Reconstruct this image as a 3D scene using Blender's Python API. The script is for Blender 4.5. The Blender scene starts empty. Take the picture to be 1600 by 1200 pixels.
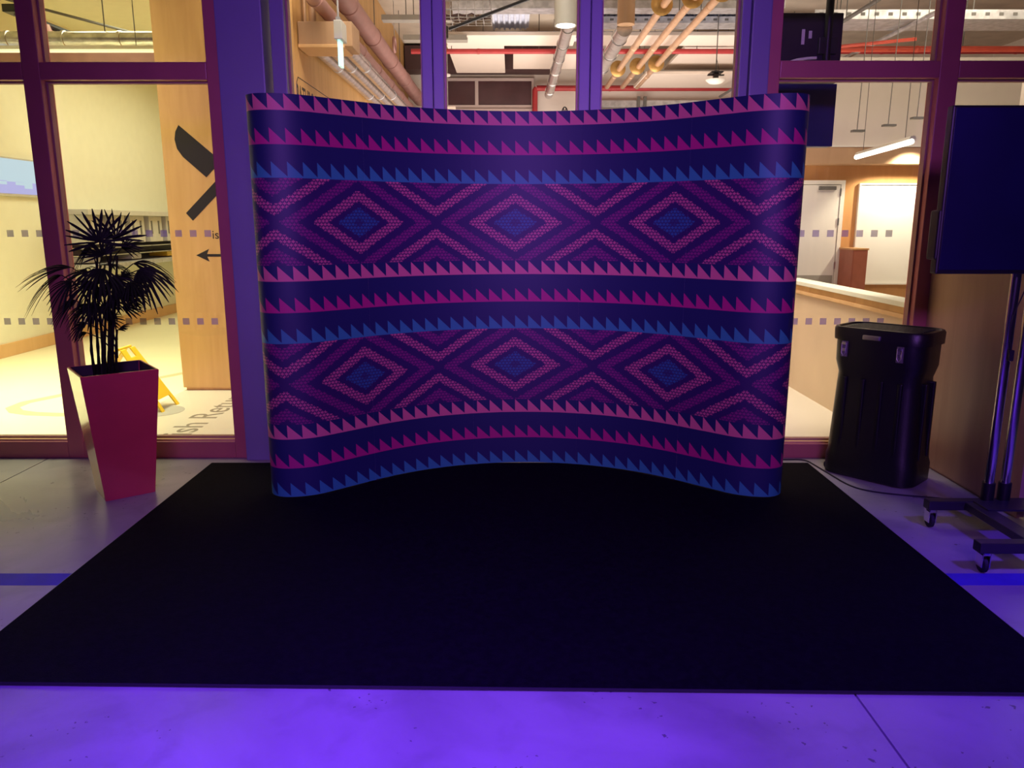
import bpy, bmesh, math, random
from mathutils import Vector, Matrix
random.seed(7)
sc = bpy.context.scene
COL = sc.collection
PI = math.pi

# ------------------------------------------------------------------ camera
cam_data = bpy.data.cameras.new('camera')
cam_data.sensor_width = 36.0
cam_data.lens = 27.0
cam = bpy.data.objects.new('camera', cam_data)
COL.objects.link(cam)
TILT = math.atan(250.0 / 1200.0)
cam.location = (0, 0, 1.57)
cam.rotation_euler = (PI / 2 - TILT, 0, 0)
sc.camera = cam

# ------------------------------------------------------------------ world, exposure
world = bpy.data.worlds.new('world')
sc.world = world
world.use_nodes = True
world.node_tree.nodes['Background'].inputs[0].default_value = (0.35, 0.16, 1.0, 1)
world.node_tree.nodes['Background'].inputs[1].default_value = 0.012
sc.view_settings.view_transform = 'Standard'
sc.view_settings.look = 'None'
sc.view_settings.gamma = 1
sc.view_settings.exposure = 0
sc.view_settings.use_curve_mapping = False

# ------------------------------------------------------------------ lights
def area(name, loc, target, power, color, sx, sy, spread=180):
    l = bpy.data.lights.new(name, 'AREA')
    l.energy = power
    l.color = color
    l.shape = 'RECTANGLE'
    l.size = sx
    l.size_y = sy
    l.spread = math.radians(spread)
    o = bpy.data.objects.new(name, l)
    COL.objects.link(o)
    o.location = loc
    d = Vector(target) - Vector(loc)
    o.rotation_euler = d.to_track_quat('-Z', 'Y').to_euler()
    o['kind'] = 'helper'
    return o

# LED wash bars of the hall (violet)
area('led_wash_floor', (-0.45, 1.25, 2.7), (-0.45, 1.3, 0), 108, (0.15, 0.030, 1.0), 1.2, 0.25, 110)
area('led_wash_stage', (0.25, -2.0, 2.9), (0.1, 4.7, 1.5), 44, (0.47, 0.17, 1.0), 1.6, 0.5, 60)
area('led_spot_screen', (2.75, 1.5, 2.9), (2.65, 2.55, 0.0), 20, (0.12, 0.035, 1.0), 0.3, 0.3, 62)
# ceiling luminaires of the kitchen, the corridor and the room at the right, plus two added fills
area('luminaire_kitchen_front', (-4.4, 6.5, 4.05), (-4.4, 6.8, 0), 112, (1.0, 0.97, 0.62), 2.0, 1.8, 88)
area('luminaire_kitchen_rear', (-4.1, 11.2, 4.1), (-4.1, 11.2, 0), 125, (1.0, 0.97, 0.66), 1.6, 5.0, 165)
area('luminaire_corridor_front', (-0.6, 6.1, 4.5), (-1.3, 8.0, 0.5), 85, (1.0, 0.84, 0.68), 3.0, 1.2, 140)
area('fill_corridor_side', (1.7, 6.5, 4.5), (2.1, 6.9, 0), 52, (1.0, 0.87, 0.70), 1.0, 1.0, 75)  # added fill to brighten the floor and half wall at right
area('bounce_fill_corridor', (1.0, 11.0, 0.9), (1.0, 11.6, 4.4), 225, (1.0, 0.85, 0.77), 5.0, 4.0, 150)  # unseen low uplight, added in place of floor bounce onto the ceiling panels
area('luminaire_right_room', (5.2, 8.2, 4.2), (5.0, 10.2, 0.8), 92, (1.0, 0.83, 0.62), 2.0, 1.6)
sp = bpy.data.lights.new('board_spotlight', 'SPOT')
sp.energy = 135; sp.color = (1.0, 0.86, 0.62); sp.spot_size = math.radians(110); sp.spot_blend = 0.4; sp.shadow_soft_size = 0.05
so = bpy.data.objects.new('board_spotlight', sp); COL.objects.link(so)
so.location = (5.35, 10.45, 2.55); so.rotation_euler = (Vector((5.35, 11, 1.2)) - so.location).to_track_quat('-Z', 'Y').to_euler()
so['kind'] = 'helper'

# ------------------------------------------------------------------ material helpers
class NT:
    def __init__(s, m):
        s.t = m.node_tree
    def n(s, ty, **kw):
        x = s.t.nodes.new(ty)
        for k, v in kw.items():
            setattr(x, k, v)
        return x
    def l(s, a, b):
        s.t.links.new(a, b)
    def put(s, sock, v):
        if isinstance(v, (int, float)):
            sock.default_value = v
        elif isinstance(v, tuple):
            sock.default_value = (*v, 1) if len(v) == 3 and len(sock.default_value) == 4 else v
        else:
            s.l(v, sock)
    def m(s, op, a, b=0.0, c=0.0):
        x = s.n('ShaderNodeMath', operation=op)
        s.put(x.inputs[0], a); s.put(x.inputs[1], b); s.put(x.inputs[2], c)
        return x.outputs[0]
    def mix(s, f, a, b):
        x = s.n('ShaderNodeMix', data_type='RGBA')
        s.put(x.inputs[0], f); s.put(x.inputs[6], a); s.put(x.inputs[7], b)
        return x.outputs[2]
    def between(s, v, lo, hi):
        return s.m('MULTIPLY', s.m('GREATER_THAN', v, lo), s.m('LESS_THAN', v, hi))

def pm(name, color, rough=0.5, metal=0.0, var=0.0, scale=8.0, stretch=(1, 1, 1), emit=None, estr=0.0, bump=0.0, bscale=60.0, coat=0.0, spec=0.5):
    m = bpy.data.materials.new(name)
    m.use_nodes = True
    N = NT(m)
    b = m.node_tree.nodes['Principled BSDF']
    b.inputs['Base Color'].default_value = (*color, 1)
    b.inputs['Roughness'].default_value = rough
    b.inputs['Metallic'].default_value = metal
    b.inputs['Coat Weight'].default_value = coat
    b.inputs['Coat Roughness'].default_value = 0.08
    b.inputs['Specular IOR Level'].default_value = spec
    tc = N.n('ShaderNodeTexCoord')
    mp = N.n('ShaderNodeMapping')
    mp.inputs['Scale'].default_value = stretch
    N.l(tc.outputs['Object'], mp.inputs[0])
    if var > 0:
        no = N.n('ShaderNodeTexNoise')
        no.inputs['Scale'].default_value = scale
        no.inputs['Detail'].default_value = 4
        N.l(mp.outputs[0], no.inputs['Vector'])
        f = N.m('MULTIPLY', N.m('SUBTRACT', no.outputs[0], 0.35), 3.0)
        cl = N.n('ShaderNodeClamp'); N.l(f, cl.inputs[0])
        N.l(N.mix(cl.outputs[0], tuple(c * (1 - var) for c in color), tuple(min(1, c * (1 + var)) for c in color)), b.inputs['Base Color'])
    if bump > 0:
        n2 = N.n('ShaderNodeTexNoise')
        n2.inputs['Scale'].default_value = bscale
        N.l(mp.outputs[0], n2.inputs['Vector'])
        bp = N.n('ShaderNodeBump')
        bp.inputs['Strength'].default_value = bump
        bp.inputs['Distance'].default_value = 0.01
        N.l(n2.outputs[0], bp.inputs['Height'])
        N.l(bp.outputs[0], b.inputs['Normal'])
    if emit:
        b.inputs['Emission Color'].default_value = (*emit, 1)
        b.inputs['Emission Strength'].default_value = estr
    return m

def glass_mat(name, tint=(0.97, 0.98, 0.97), extra=0.0):
    m = bpy.data.materials.new(name)
    m.use_nodes = True
    N = NT(m)
    for n in list(m.node_tree.nodes):
        if n.type == 'BSDF_PRINCIPLED':
            m.node_tree.nodes.remove(n)
    out = [n for n in m.node_tree.nodes if n.type == 'OUTPUT_MATERIAL'][0]
    lw = N.n('ShaderNodeLayerWeight'); lw.inputs[0].default_value = 0.5
    f = N.m('ADD', N.m('MULTIPLY', N.m('POWER', lw.outputs['Facing'], 5.0), 0.9), 0.035 + extra)
    tr = N.n('ShaderNodeBsdfTransparent'); tr.inputs[0].default_value = (*tint, 1)
    gl = N.n('ShaderNodeBsdfGlossy'); gl.inputs['Roughness'].default_value = 0.02
    mx = N.n('ShaderNodeMixShader')
    N.l(f, mx.inputs[0]); N.l(tr.outputs[0], mx.inputs[1]); N.l(gl.outputs[0], mx.inputs[2])
    N.l(mx.outputs[0], out.inputs[0])
    return m

def frosted_mat(name):
    m = bpy.data.materials.new(name); m.use_nodes = True
    N = NT(m)
    out = [n for n in m.node_tree.nodes if n.type == 'OUTPUT_MATERIAL'][0]
    b = m.node_tree.nodes['Principled BSDF']
    b.inputs['Base Color'].default_value = (0.60, 0.58, 0.58, 1); b.inputs['Roughness'].default_value = 0.6
    tr = N.n('ShaderNodeBsdfTransparent'); tr.inputs[0].default_value = (0.9, 0.9, 0.9, 1)
    mx = N.n('ShaderNodeMixShader'); mx.inputs[0].default_value = 0.38
    N.l(tr.outputs[0], mx.inputs[1]); N.l(b.outputs[0], mx.inputs[2]); N.l(mx.outputs[0], out.inputs[0])
    return m

def wood_mat(name, c1, c2, rough=0.45, strip=0.14, axis=0):
    m = bpy.data.materials.new(name); m.use_nodes = True
    N = NT(m); b = m.node_tree.nodes['Principled BSDF']
    b.inputs['Roughness'].default_value = rough
    g = N.n('ShaderNodeNewGeometry')
    sx = N.n('ShaderNodeSeparateXYZ'); N.l(g.outputs['Position'], sx.inputs[0])
    s = N.m('FLOOR', N.m('DIVIDE', N.m('ADD', sx.outputs[0], sx.outputs[1]), strip))
    wn = N.n('ShaderNodeTexWhiteNoise', noise_dimensions='1D'); N.l(s, wn.inputs['W'])
    mp = N.n('ShaderNodeMapping'); mp.inputs['Scale'].default_value = (9, 9, 0.9)
    N.l(g.outputs['Position'], mp.inputs[0])
    no = N.n('ShaderNodeTexNoise'); no.inputs['Scale'].default_value = 1.6; no.inputs['Detail'].default_value = 5; no.inputs['Distortion'].default_value = 0.8
    N.l(mp.outputs[0], no.inputs['Vector'])
    f = N.m('ADD', N.m('MULTIPLY', wn.outputs[0], 0.28), N.m('MULTIPLY', no.outputs[0], 0.75))
    N.l(N.mix(f, c1, c2), b.inputs['Base Color'])
    return m

# ------------------------------------------------------------------ materials
def concrete_mat():
    m = bpy.data.materials.new('polished_concrete'); m.use_nodes = True
    N = NT(m); b = m.node_tree.nodes['Principled BSDF']
    g = N.n('ShaderNodeNewGeometry')
    def noise(sc_, det, dist=0.0):
        x = N.n('ShaderNodeTexNoise'); x.inputs['Scale'].default_value = sc_; x.inputs['Detail'].default_value = det; x.inputs['Distortion'].default_value = dist
        N.l(g.outputs['Position'], x.inputs['Vector']); return x.outputs[0]
    big = noise(1.3, 6, 0.6); mid = noise(5.0, 5, 0.4); pit = noise(34.0, 3)
    c = N.mix(N.m('MULTIPLY', N.m('SUBTRACT', big, 0.3), 2.2), (0.23, 0.222, 0.21), (0.43, 0.415, 0.40))
    c = N.mix(N.m('MULTIPLY', N.m('MINIMUM', N.m('MAXIMUM', N.m('MULTIPLY', N.m('SUBTRACT', mid, 0.52), 5.0), 0.0), 1.0), 0.4), c, (0.18, 0.172, 0.165))
    patch = N.m('GREATER_THAN', noise(2.4, 2), 0.56)
    c = N.mix(N.m('MULTIPLY', N.m('MULTIPLY', N.m('GREATER_THAN', pit, 0.665), patch), 0.8), c, (0.08, 0.075, 0.07))
    N.l(c, b.inputs['Base Color'])
    r = N.m('ADD', 0.20, N.m('MULTIPLY', big, 0.22)); N.l(r, b.inputs['Roughness'])
    bp = N.n('ShaderNodeBump'); bp.inputs['Strength'].default_value = 0.12; bp.inputs['Distance'].default_value = 0.01
    N.l(mid, bp.inputs['Height']); N.l(bp.outputs[0], b.inputs['Normal'])
    return m

M = {}
M['concrete'] = concrete_mat()
M['joint'] = pm('joint_filler', (0.03, 0.028, 0.03), 0.8)
M['tape'] = pm('blue_floor_tape', (0.055, 0.03, 0.36), 0.65, var=0.1)
M['vinyl_lit'] = pm('kitchen_vinyl_lit', (0.86, 0.83, 0.58), 0.3, var=0.03, scale=2)  # yellow kitchen light put into the floor colour
M['vinyl_shaded'] = pm('corridor_vinyl_shaded', (0.60, 0.55, 0.46), 0.28, var=0.03, scale=2)  # same floor outside the kitchen light, its shading put into the colour
M['stripe'] = pm('floor_stripe_paint', (0.62, 0.45, 0.27), 0.4)
M['cream'] = pm('cream_wall', (0.79, 0.785, 0.65), 0.7, var=0.02)
M['white_wall'] = pm('white_wall', (0.82, 0.76, 0.70), 0.7, var=0.02)
M['ceiling'] = pm('ceiling_soffit', (0.60, 0.53, 0.44), 0.8, var=0.1, scale=3)
M['ceiling_k'] = pm('kitchen_soffit', (0.80, 0.76, 0.55), 0.8, var=0.03)
M['wood'] = wood_mat('oak_veneer', (0.50, 0.27, 0.085), (0.76, 0.46, 0.18))
M['wood_r'] = wood_mat('warm_oak_panelling', (0.52, 0.25, 0.09), (0.70, 0.38, 0.16), strip=0.4)
M['wood_dark'] = wood_mat('side_wood_panel', (0.36, 0.21, 0.12), (0.52, 0.33, 0.19), strip=0.3)
M['skirt'] = wood_mat('oak_skirting', (0.62, 0.36, 0.16), (0.78, 0.50, 0.25))
M['maroon'] = pm('maroon_frame_paint', (0.42, 0.125, 0.12), 0.42, var=0.06, scale=3)
M['bead'] = pm('glazing_bead', (0.34, 0.16, 0.13), 0.45, var=0.05)
M['gasket'] = pm('black_gasket', (0.012, 0.010, 0.012), 0.6)
M['lilac'] = pm('lilac_column_paint', (0.19, 0.185, 0.30), 0.45, var=0.04, scale=2)
M['glass'] = glass_mat('window_glass')
M['frost'] = frosted_mat('frosted_film')
M['black_ink'] = pm('black_vinyl_lettering', (0.022, 0.018, 0.018), 0.5)
M['grey_ink'] = pm('grey_floor_lettering', (0.20, 0.17, 0.13), 0.5)
M['mat'] = pm('black_event_carpet', (0.0040, 0.0034, 0.0052), 0.85, var=0.3, scale=40, bump=0.35, bscale=260, spec=0.06)
M['mat_edge'] = pm('mat_edge_trim', (0.03, 0.027, 0.03), 0.22)
M['pot'] = pm('crimson_planter_gloss', (0.68, 0.080, 0.085), 0.30, var=0.07, scale=4, coat=0.55)
M['mat_side_lit'] = pm('mat_side_trim_lit', (0.10, 0.09, 0.085), 0.5)  # paler than the front trim: light on the carpet edge put into the colour
M['pot_in'] = pm('planter_inner', (0.03, 0.015, 0.02), 0.5)
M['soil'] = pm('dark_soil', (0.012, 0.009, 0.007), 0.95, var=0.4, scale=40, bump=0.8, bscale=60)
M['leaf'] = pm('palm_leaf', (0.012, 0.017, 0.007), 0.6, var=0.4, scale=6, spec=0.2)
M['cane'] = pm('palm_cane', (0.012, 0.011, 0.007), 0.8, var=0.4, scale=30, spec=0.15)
M['black'] = pm('black_plastic', (0.010, 0.010, 0.011), 0.42, var=0.15, scale=20)
M['black_gloss'] = pm('black_plastic_case', (0.0065, 0.0065, 0.008), 0.36, var=0.1, scale=20, bump=0.12, bscale=200)
M['blackmetal'] = pm('black_powder_coat', (0.022, 0.022, 0.026), 0.38, var=0.1)
M['chrome'] = pm('chrome_tube', (0.75, 0.74, 0.78), 0.16, 1.0, var=0.04, stretch=(1, 1, .2))
M['steel'] = pm('steel_hardware', (0.62, 0.61, 0.62), 0.28, 1.0)
M['screen'] = pm('dark_display_glass', (0.007, 0.007, 0.055), 0.38, var=0.25, scale=1.6)
M['rubber'] = pm('black_rubber', (0.012, 0.012, 0.013), 0.7)
M['cream_edge'] = pm('panel_back_cream', (0.62, 0.55, 0.47), 0.6)
M['silver'] = pm('foil_duct', (0.60, 0.585, 0.59), 0.26, 0.9, var=0.25, scale=10, stretch=(1, 3, 1))
M['galv'] = pm('galvanised_steel', (0.50, 0.50, 0.53), 0.42, 0.6, var=0.2, scale=12)
M['deck'] = pm('blue_white_metal_deck', (0.66, 0.71, 0.86), 0.4, 0.1, var=0.12)
M['pinkpipe'] = pm('red_oxide_drain_pipe', (0.40, 0.21, 0.19), 0.48, var=0.1, scale=5)
M['copper'] = pm('copper_pipe', (0.70, 0.45, 0.29), 0.36, 0.35, var=0.1)
M['brass'] = pm('brass_escutcheon', (0.62, 0.37, 0.12), 0.35, 0.45, var=0.15, scale=12)
M['red'] = pm('red_sprinkler_paint', (0.46, 0.040, 0.045), 0.42, var=0.08)
M['red_o'] = pm('orange_red_sprinkler_paint', (0.62, 0.085, 0.05), 0.42, var=0.08)
M['baffle'] = pm('cream_acoustic_panel', (0.86, 0.76, 0.67), 0.8, var=0.02)
M['darkwin'] = pm('dark_maroon_glass', (0.075, 0.028, 0.035), 0.25, var=0.2, scale=3)
M['darkbeam'] = pm('dark_beam_paint', (0.075, 0.035, 0.035), 0.6)
M['alu'] = pm('pale_window_frame', (0.58, 0.47, 0.45), 0.45)
M['white'] = pm('white_paint', (0.80, 0.77, 0.72), 0.45)
M['board'] = pm('white_notice_board', (0.90, 0.88, 0.82), 0.6)
M['grey'] = pm('grey_laminate', (0.36, 0.34, 0.30), 0.5, var=0.05)
M['grey_d'] = pm('dark_grey_panel', (0.13, 0.125, 0.12), 0.5)
M['grey_l'] = pm('pale_grey_panel', (0.52, 0.51, 0.48), 0.45, var=0.05)
M['halfwall'] = pm('beige_half_wall', (0.66, 0.50, 0.34), 0.55, var=0.06, scale=2)
M['yellow'] = pm('yellow_plastic', (0.86, 0.58, 0.03), 0.4, var=0.04)
M['lamp_on'] = pm('lit_lens', (0.9, 0.9, 0.85), 0.4, emit=(1.0, 0.95, 0.85), estr=6.0)
M['led_y'] = pm('lit_strip_lens', (0.9, 0.88, 0.6), 0.4, emit=(1.0, 0.95, 0.62), estr=0.8)
M['led_w'] = pm('lit_white_strip', (0.9, 0.9, 0.9), 0.4, emit=(1.0, 0.93, 0.84), estr=2.2)
M['exit'] = pm('lit_exit_blade', (0.6, 0.9, 0.85), 0.3, emit=(0.55, 1.0, 0.95), estr=0.75)
M['tvback'] = pm('dark_display_back', (0.030, 0.027, 0.035), 0.35, var=0.1)
M['tvblue'] = pm('dark_blue_display', (0.030, 0.040, 0.14), 0.3, var=0.2, scale=3)
M['label_w'] = pm('white_sticker', (0.7, 0.7, 0.7), 0.5)
M['brick'] = pm('reddish_cabinet', (0.38, 0.12, 0.075), 0.5, var=0.08)

# ------------------------------------------------------------------ mesh builder (world coordinates)
OFF = {}
class MB:
    def __init__(s):
        s.v = []; s.f = []; s.mi = []; s.cur = 0
    def add(s, vs, fs):
        o = len(s.v)
        s.v += [tuple(x) for x in vs]
        for f in fs:
            s.f.append([i + o for i in f]); s.mi.append(s.cur)
        return s
    def box(s, x0, x1, y0, y1, z0, z1, b=0.0):
        if b <= 0:
            vs = [(x, y, z) for z in (z0, z1) for y in (y0, y1) for x in (x0, x1)]
            return s.add(vs, [(0, 2, 3, 1), (4, 5, 7, 6), (0, 1, 5, 4), (2, 6, 7, 3), (0, 4, 6, 2), (1, 3, 7, 5)])
        bm = bmesh.new()
        bmesh.ops.create_cube(bm, size=1)
        for v in bm.verts:
            v.co = ((x0 + x1) / 2 + v.co.x * (x1 - x0), (y0 + y1) / 2 + v.co.y * (y1 - y0), (z0 + z1) / 2 + v.co.z * (z1 - z0))
        bmesh.ops.bevel(bm, geom=list(bm.edges), offset=b, segments=2, affect='EDGES', profile=0.6)
        return s.bm(bm)
    def bm(s, bm, mat=None):
        bm.verts.index_update()
        vs = [(mat @ v.co) if mat else v.co.copy() for v in bm.verts]
        fs = [[v.index for v in f.verts] for f in bm.faces]
        bm.free()
        return s.add(vs, fs)
    def xf(s, mat, start=0):
        for i in range(start, len(s.v)):
            s.v[i] = tuple(mat @ Vector(s.v[i]))
        return s
    def tube(s, pts, r, n=10, caps=True):
        pts = [Vector(p) for p in pts]
        rs = r if isinstance(r, (list, tuple)) else [r] * len(pts)
        rings = []
        up = None
        for i, p in enumerate(pts):
            t = (pts[min(i + 1, len(pts) - 1)] - pts[max(i - 1, 0)]).normalized()
            if up is None:
                up = Vector((0, 0, 1)) if abs(t.z) < 0.9 else Vector((1, 0, 0))
            a = t.cross(up)
            if a.length < 1e-6:
                a = t.orthogonal()
            a.normalize(); bq = a.cross(t).normalized(); up = bq
            rings.append([p + (a * math.cos(2 * PI * k / n) + bq * math.sin(2 * PI * k / n)) * rs[i] for k in range(n)])
        vs = [v for r_ in rings for v in r_]
        fs = []
        for i in range(len(rings) - 1):
            for k in range(n):
                fs.append((i * n + k, i * n + (k + 1) % n, (i + 1) * n + (k + 1) % n, (i + 1) * n + k))
        if caps:
            fs.append(tuple(range(n - 1, -1, -1))); fs.append(tuple((len(rings) - 1) * n + k for k in range(n)))
        return s.add(vs, fs)
    def lathe(s, c, prof, axis='Z', n=20):
        vs = []; fs = []
        for (r, h) in prof:
            for k in range(n):
                a = 2 * PI * k / n
                q = (r * math.cos(a), r * math.sin(a), h)
                if axis == 'Y': q = (q[0], q[2], q[1])
                if axis == 'X': q = (q[2], q[0], q[1])
                vs.append((c[0] + q[0], c[1] + q[1], c[2] + q[2]))
        for i in range(len(prof) - 1):
            for k in range(n):
                fs.append((i * n + k, i * n + (k + 1) % n, (i + 1) * n + (k + 1) % n, (i + 1) * n + k))
        fs.append(tuple(range(n - 1, -1, -1))); fs.append(tuple((len(prof) - 1) * n + k for k in range(n)))
        return s.add(vs, fs)
    def prism(s, poly, o, u, w, t):
        """poly in the (u, w) plane from origin o, extruded by vector t"""
        o, u, w, t = Vector(o), Vector(u), Vector(w), Vector(t)
        n = len(poly)
        a = [o + u * p[0] + w * p[1] for p in poly]
        vs = a + [x + t for x in a]
        fs = [tuple(range(n)), tuple(range(2 * n - 1, n - 1, -1))]
        for k in range(n):
            fs.append((k, (k + 1) % n, n + (k + 1) % n, n + k))
        return s.add(vs, fs)
    def build(s, name, mat, parent=None, loc=None, smooth=False):
        off = OFF[parent.name] if parent is not None else Vector(loc if loc is not None else (0, 0, 0))
        me = bpy.data.meshes.new(name)
        me.from_pydata([tuple(Vector(v) - off) for v in s.v], [], s.f)
        mats = mat if isinstance(mat, list) else [mat]
        for x in mats: me.materials.append(x)
        for p, i in zip(me.polygons, s.mi): p.material_index = i
        bm = bmesh.new(); bm.from_mesh(me)
        bmesh.ops.recalc_face_normals(bm, faces=bm.faces)
        bm.to_mesh(me); bm.free()
        if smooth:
            for p in me.polygons: p.use_smooth = True
            me.set_sharp_from_angle(angle=math.radians(40))
        o = bpy.data.objects.new(name, me)
        COL.objects.link(o)
        if parent is not None: o.parent = parent
        else: o.location = off
        OFF[o.name] = off
        return o

def thing(name, label, cat, loc, group=None):
    o = bpy.data.objects.new(name, None)
    o.empty_display_size = 0.1
    COL.objects.link(o); o.location = loc; OFF[o.name] = Vector(loc)
    o['label'] = label; o['category'] = cat
    if group: o['group'] = group
    return o
def tag(o, label, cat, group=None):
    o['label'] = label; o['category'] = cat
    if group: o['group'] = group
    return o
def structure(name, loc=(0, 0, 0), label=None):
    o = bpy.data.objects.new(name, None); o.empty_display_size = 0.1
    COL.objects.link(o); o.location = loc; OFF[o.name] = Vector(loc)
    o['kind'] = 'structure'
    return o
def struct(o):
    o['kind'] = 'structure'
    return o
def share(src, name, parent, delta):
    """another object with the same mesh, shifted"""
    c = src.copy(); COL.objects.link(c); c.name = name; c.parent = parent
    c.location = Vector(src.location) + Vector(delta)
    OFF[c.name] = OFF[src.name]
    return c
def text_mesh(name, body, mat, parent, origin, xdir, ydir, width=None, height=0.1, depth=0.002):
    """flat print lettering as thin geometry; height = cap height"""
    cu = bpy.data.curves.new('t', 'FONT'); cu.body = body; cu.size = 1.0; cu.extrude = 0.0
    t = bpy.data.objects.new('t', cu); COL.objects.link(t)
    dg = bpy.context.evaluated_depsgraph_get()
    me = bpy.data.meshes.new_from_object(t.evaluated_get(dg))
    bpy.data.objects.remove(t); bpy.data.curves.remove(cu)
    xs = [v.co.x for v in me.vertices]
    sy = height / 0.70
    sx = width / (max(xs) - min(xs)) if width else sy
    x0 = min(xs)
    X, Y = Vector(xdir).normalized(), Vector(ydir).normalized(); Z = X.cross(Y)
    off = OFF[parent.name]
    for v in me.vertices:
        p = Vector(origin) + X * (v.co.x - x0) * sx + Y * v.co.y * sy - off
        v.co = p
    me.name = name
    me.materials.clear(); me.materials.append(mat)
    bm = bmesh.new(); bm.from_mesh(me)
    r = bmesh.ops.extrude_face_region(bm, geom=list(bm.faces))
    bmesh.ops.translate(bm, verts=[g for g in r['geom'] if isinstance(g, bmesh.types.BMVert)], vec=Z * depth)
    bmesh.ops.recalc_face_normals(bm, faces=bm.faces)
    bm.to_mesh(me); bm.free()
    o = bpy.data.objects.new(name, me); COL.objects.link(o); o.parent = parent; OFF[o.name] = off
    return o

# ================================================================== SETTING
# ---- hall floor: concrete slabs with recessed joints
floor = struct(MB().box(-9.0, 9.0, -3.5, 5.2, -0.20, -0.03).build('floor', M['joint'], loc=(0, 0, -0.03)))
xs_j = [-9.0, -7.51, -3.17, 1.17, 5.51, 9.0]
for i in range(5):
    MB().box(xs_j[i] + (0.004 if i else 0), xs_j[i + 1] - 0.004, -3.5, 5.2, -0.031, 0.0).build('slab', M['concrete'], floor)
# blue tape line across the floor, under the carpet
tape = MB().box(-6.5, 6.5, 3.155, 3.272, 0.0, 0.0008).build('floor_tape', M['tape'], floor)
tape['label'] = 'blue tape line'

# ---- inner floors
fk = struct(MB().box(-6.3, -3.16, 5.2, 15.2, -0.1, 0.0).build('floor_kitchen', M['vinyl_lit'], loc=(-4.7, 10, 0)))
fc = struct(MB().box(-3.16, 9.0, 5.2, 15.2, -0.1, 0.0).build('floor_corridor', M['vinyl_shaded'], loc=(2, 10, 0)))
# racetrack stripe on the kitchen floor
mb = MB()
path = []
for k in range(13):
    a = PI / 2 + PI * 0.9 * k / 12
    path.append((-3.75 + 0.62 * math.cos(a) * 0.9 - 0.25, 6.62 + 0.33 * math.sin(a)))
path = [(-3.30, 8.55), (-3.62, 7.95), (-3.95, 7.45)] + [(-4.22, 7.03), (-4.37, 6.72), (-4.36, 6.52), (-4.24, 6.38), (-4.05, 6.30), (-3.8, 6.27), (-3.4, 6.27), (-3.17, 6.27)]
for a, b in zip(path[:-1], path[1:]):
    pass
L = []; R = []
for i, p in enumerate(path):
    q0 = Vector(path[max(i - 1, 0)]); q1 = Vector(path[min(i + 1, len(path) - 1)])
    d = (q1 - q0).normalized(); nrm = Vector((-d.y, d.x)); w = 0.055
    L.append(Vector(p) + nrm * w); R.append(Vector(p) - nrm * w)
for i in range(len(path) - 1):
    q = [L[i], L[i + 1], R[i + 1], R[i]]
    vs = [(a.x, a.y, 0.0) for a in q] + [(a.x, a.y, 0.0015) for a in q]
    mb.add(vs, [(4, 5, 6, 7), (0, 1, 5, 4), (1, 2, 6, 5), (2, 3, 7, 6), (3, 0, 4, 7)])
mb.build('floor_stripe', M['stripe'], fk)
text_mesh('floor_lettering', 'Dish Return', M['grey_ink'], fc, (-2.445, 5.37, 0.0005), (0, 1, 0), (-1, 0, 0), height=0.235, width=1.76, depth=0.001)

# ---- inner shell
wl = struct(MB().box(-6.3, -6.1, 5.2, 15.2, 0, 4.4).build('wall_left', M['cream'], loc=(-6.2, 10, 0)))
struct(MB().box(-6.1, -6.075, 5.3, 15.0, 0, 0.16, 0.004).build('baseboard_left', M['skirt'], loc=(-6.1, 10, 0)))
struct(MB().box(-6.1, -3.16, 15.0, 15.2, 0, 4.4).build('wall_kitchen_back', M['cream'], loc=(-4.6, 15.1, 0)))
struct(MB().box(-6.1, -3.16, 14.975, 15.0, 0, 0.16).build('baseboard_back', M['skirt'], loc=(-4.6, 15, 0)))
struct(MB().box(-6.3, -3.16, 5.2, 15.2, 4.2, 4.4).build('ceiling_kitchen', M['ceiling_k'], loc=(-4.6, 10, 4.2)))
wc = struct(MB().box(-3.16, -1.92, 7.23, 15.2, 0.03, 4.9).box(-3.14, -1.94, 7.25, 15.2, 0, 0.03).build('wall_centre', M['wood'], loc=(-2.5, 7.23, 0)))
wb = struct(MB().box(-1.92, 9.0, 15.0, 15.2, 0, 5.0).build('wall_back', M['white_wall'], loc=(2, 15, 0)))
struct(MB().box(8.8, 9.0, 5.2, 15.0, 0, 5.0).build('wall_right_outer', M['white_wall'], loc=(8.9, 10, 0)))
struct(MB().box(-3.16, 9.0, 5.2, 15.2, 4.7, 4.9).build('ceiling', M['ceiling'], loc=(2, 10, 4.7)))
wr = struct(MB().box(3.4, 8.8, 11.0, 11.2, 0, 3.75).build('wall_right', M['wood_r'], loc=(6, 11, 0)))
MB().box(3.4, 8.8, 10.93, 11.0, 2.58, 3.75).build('bulkhead', M['white_wall'], wr)
MB().box(3.4, 8.8, 10.72, 11.0, 2.36, 2.58, 0.006).build('soffit', M['wood_dark'], wr)
MB().box(3.4, 8.8, 10.70, 10.93, 2.58, 2.60).build('soffit_edge', M['white'], wr)

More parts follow.
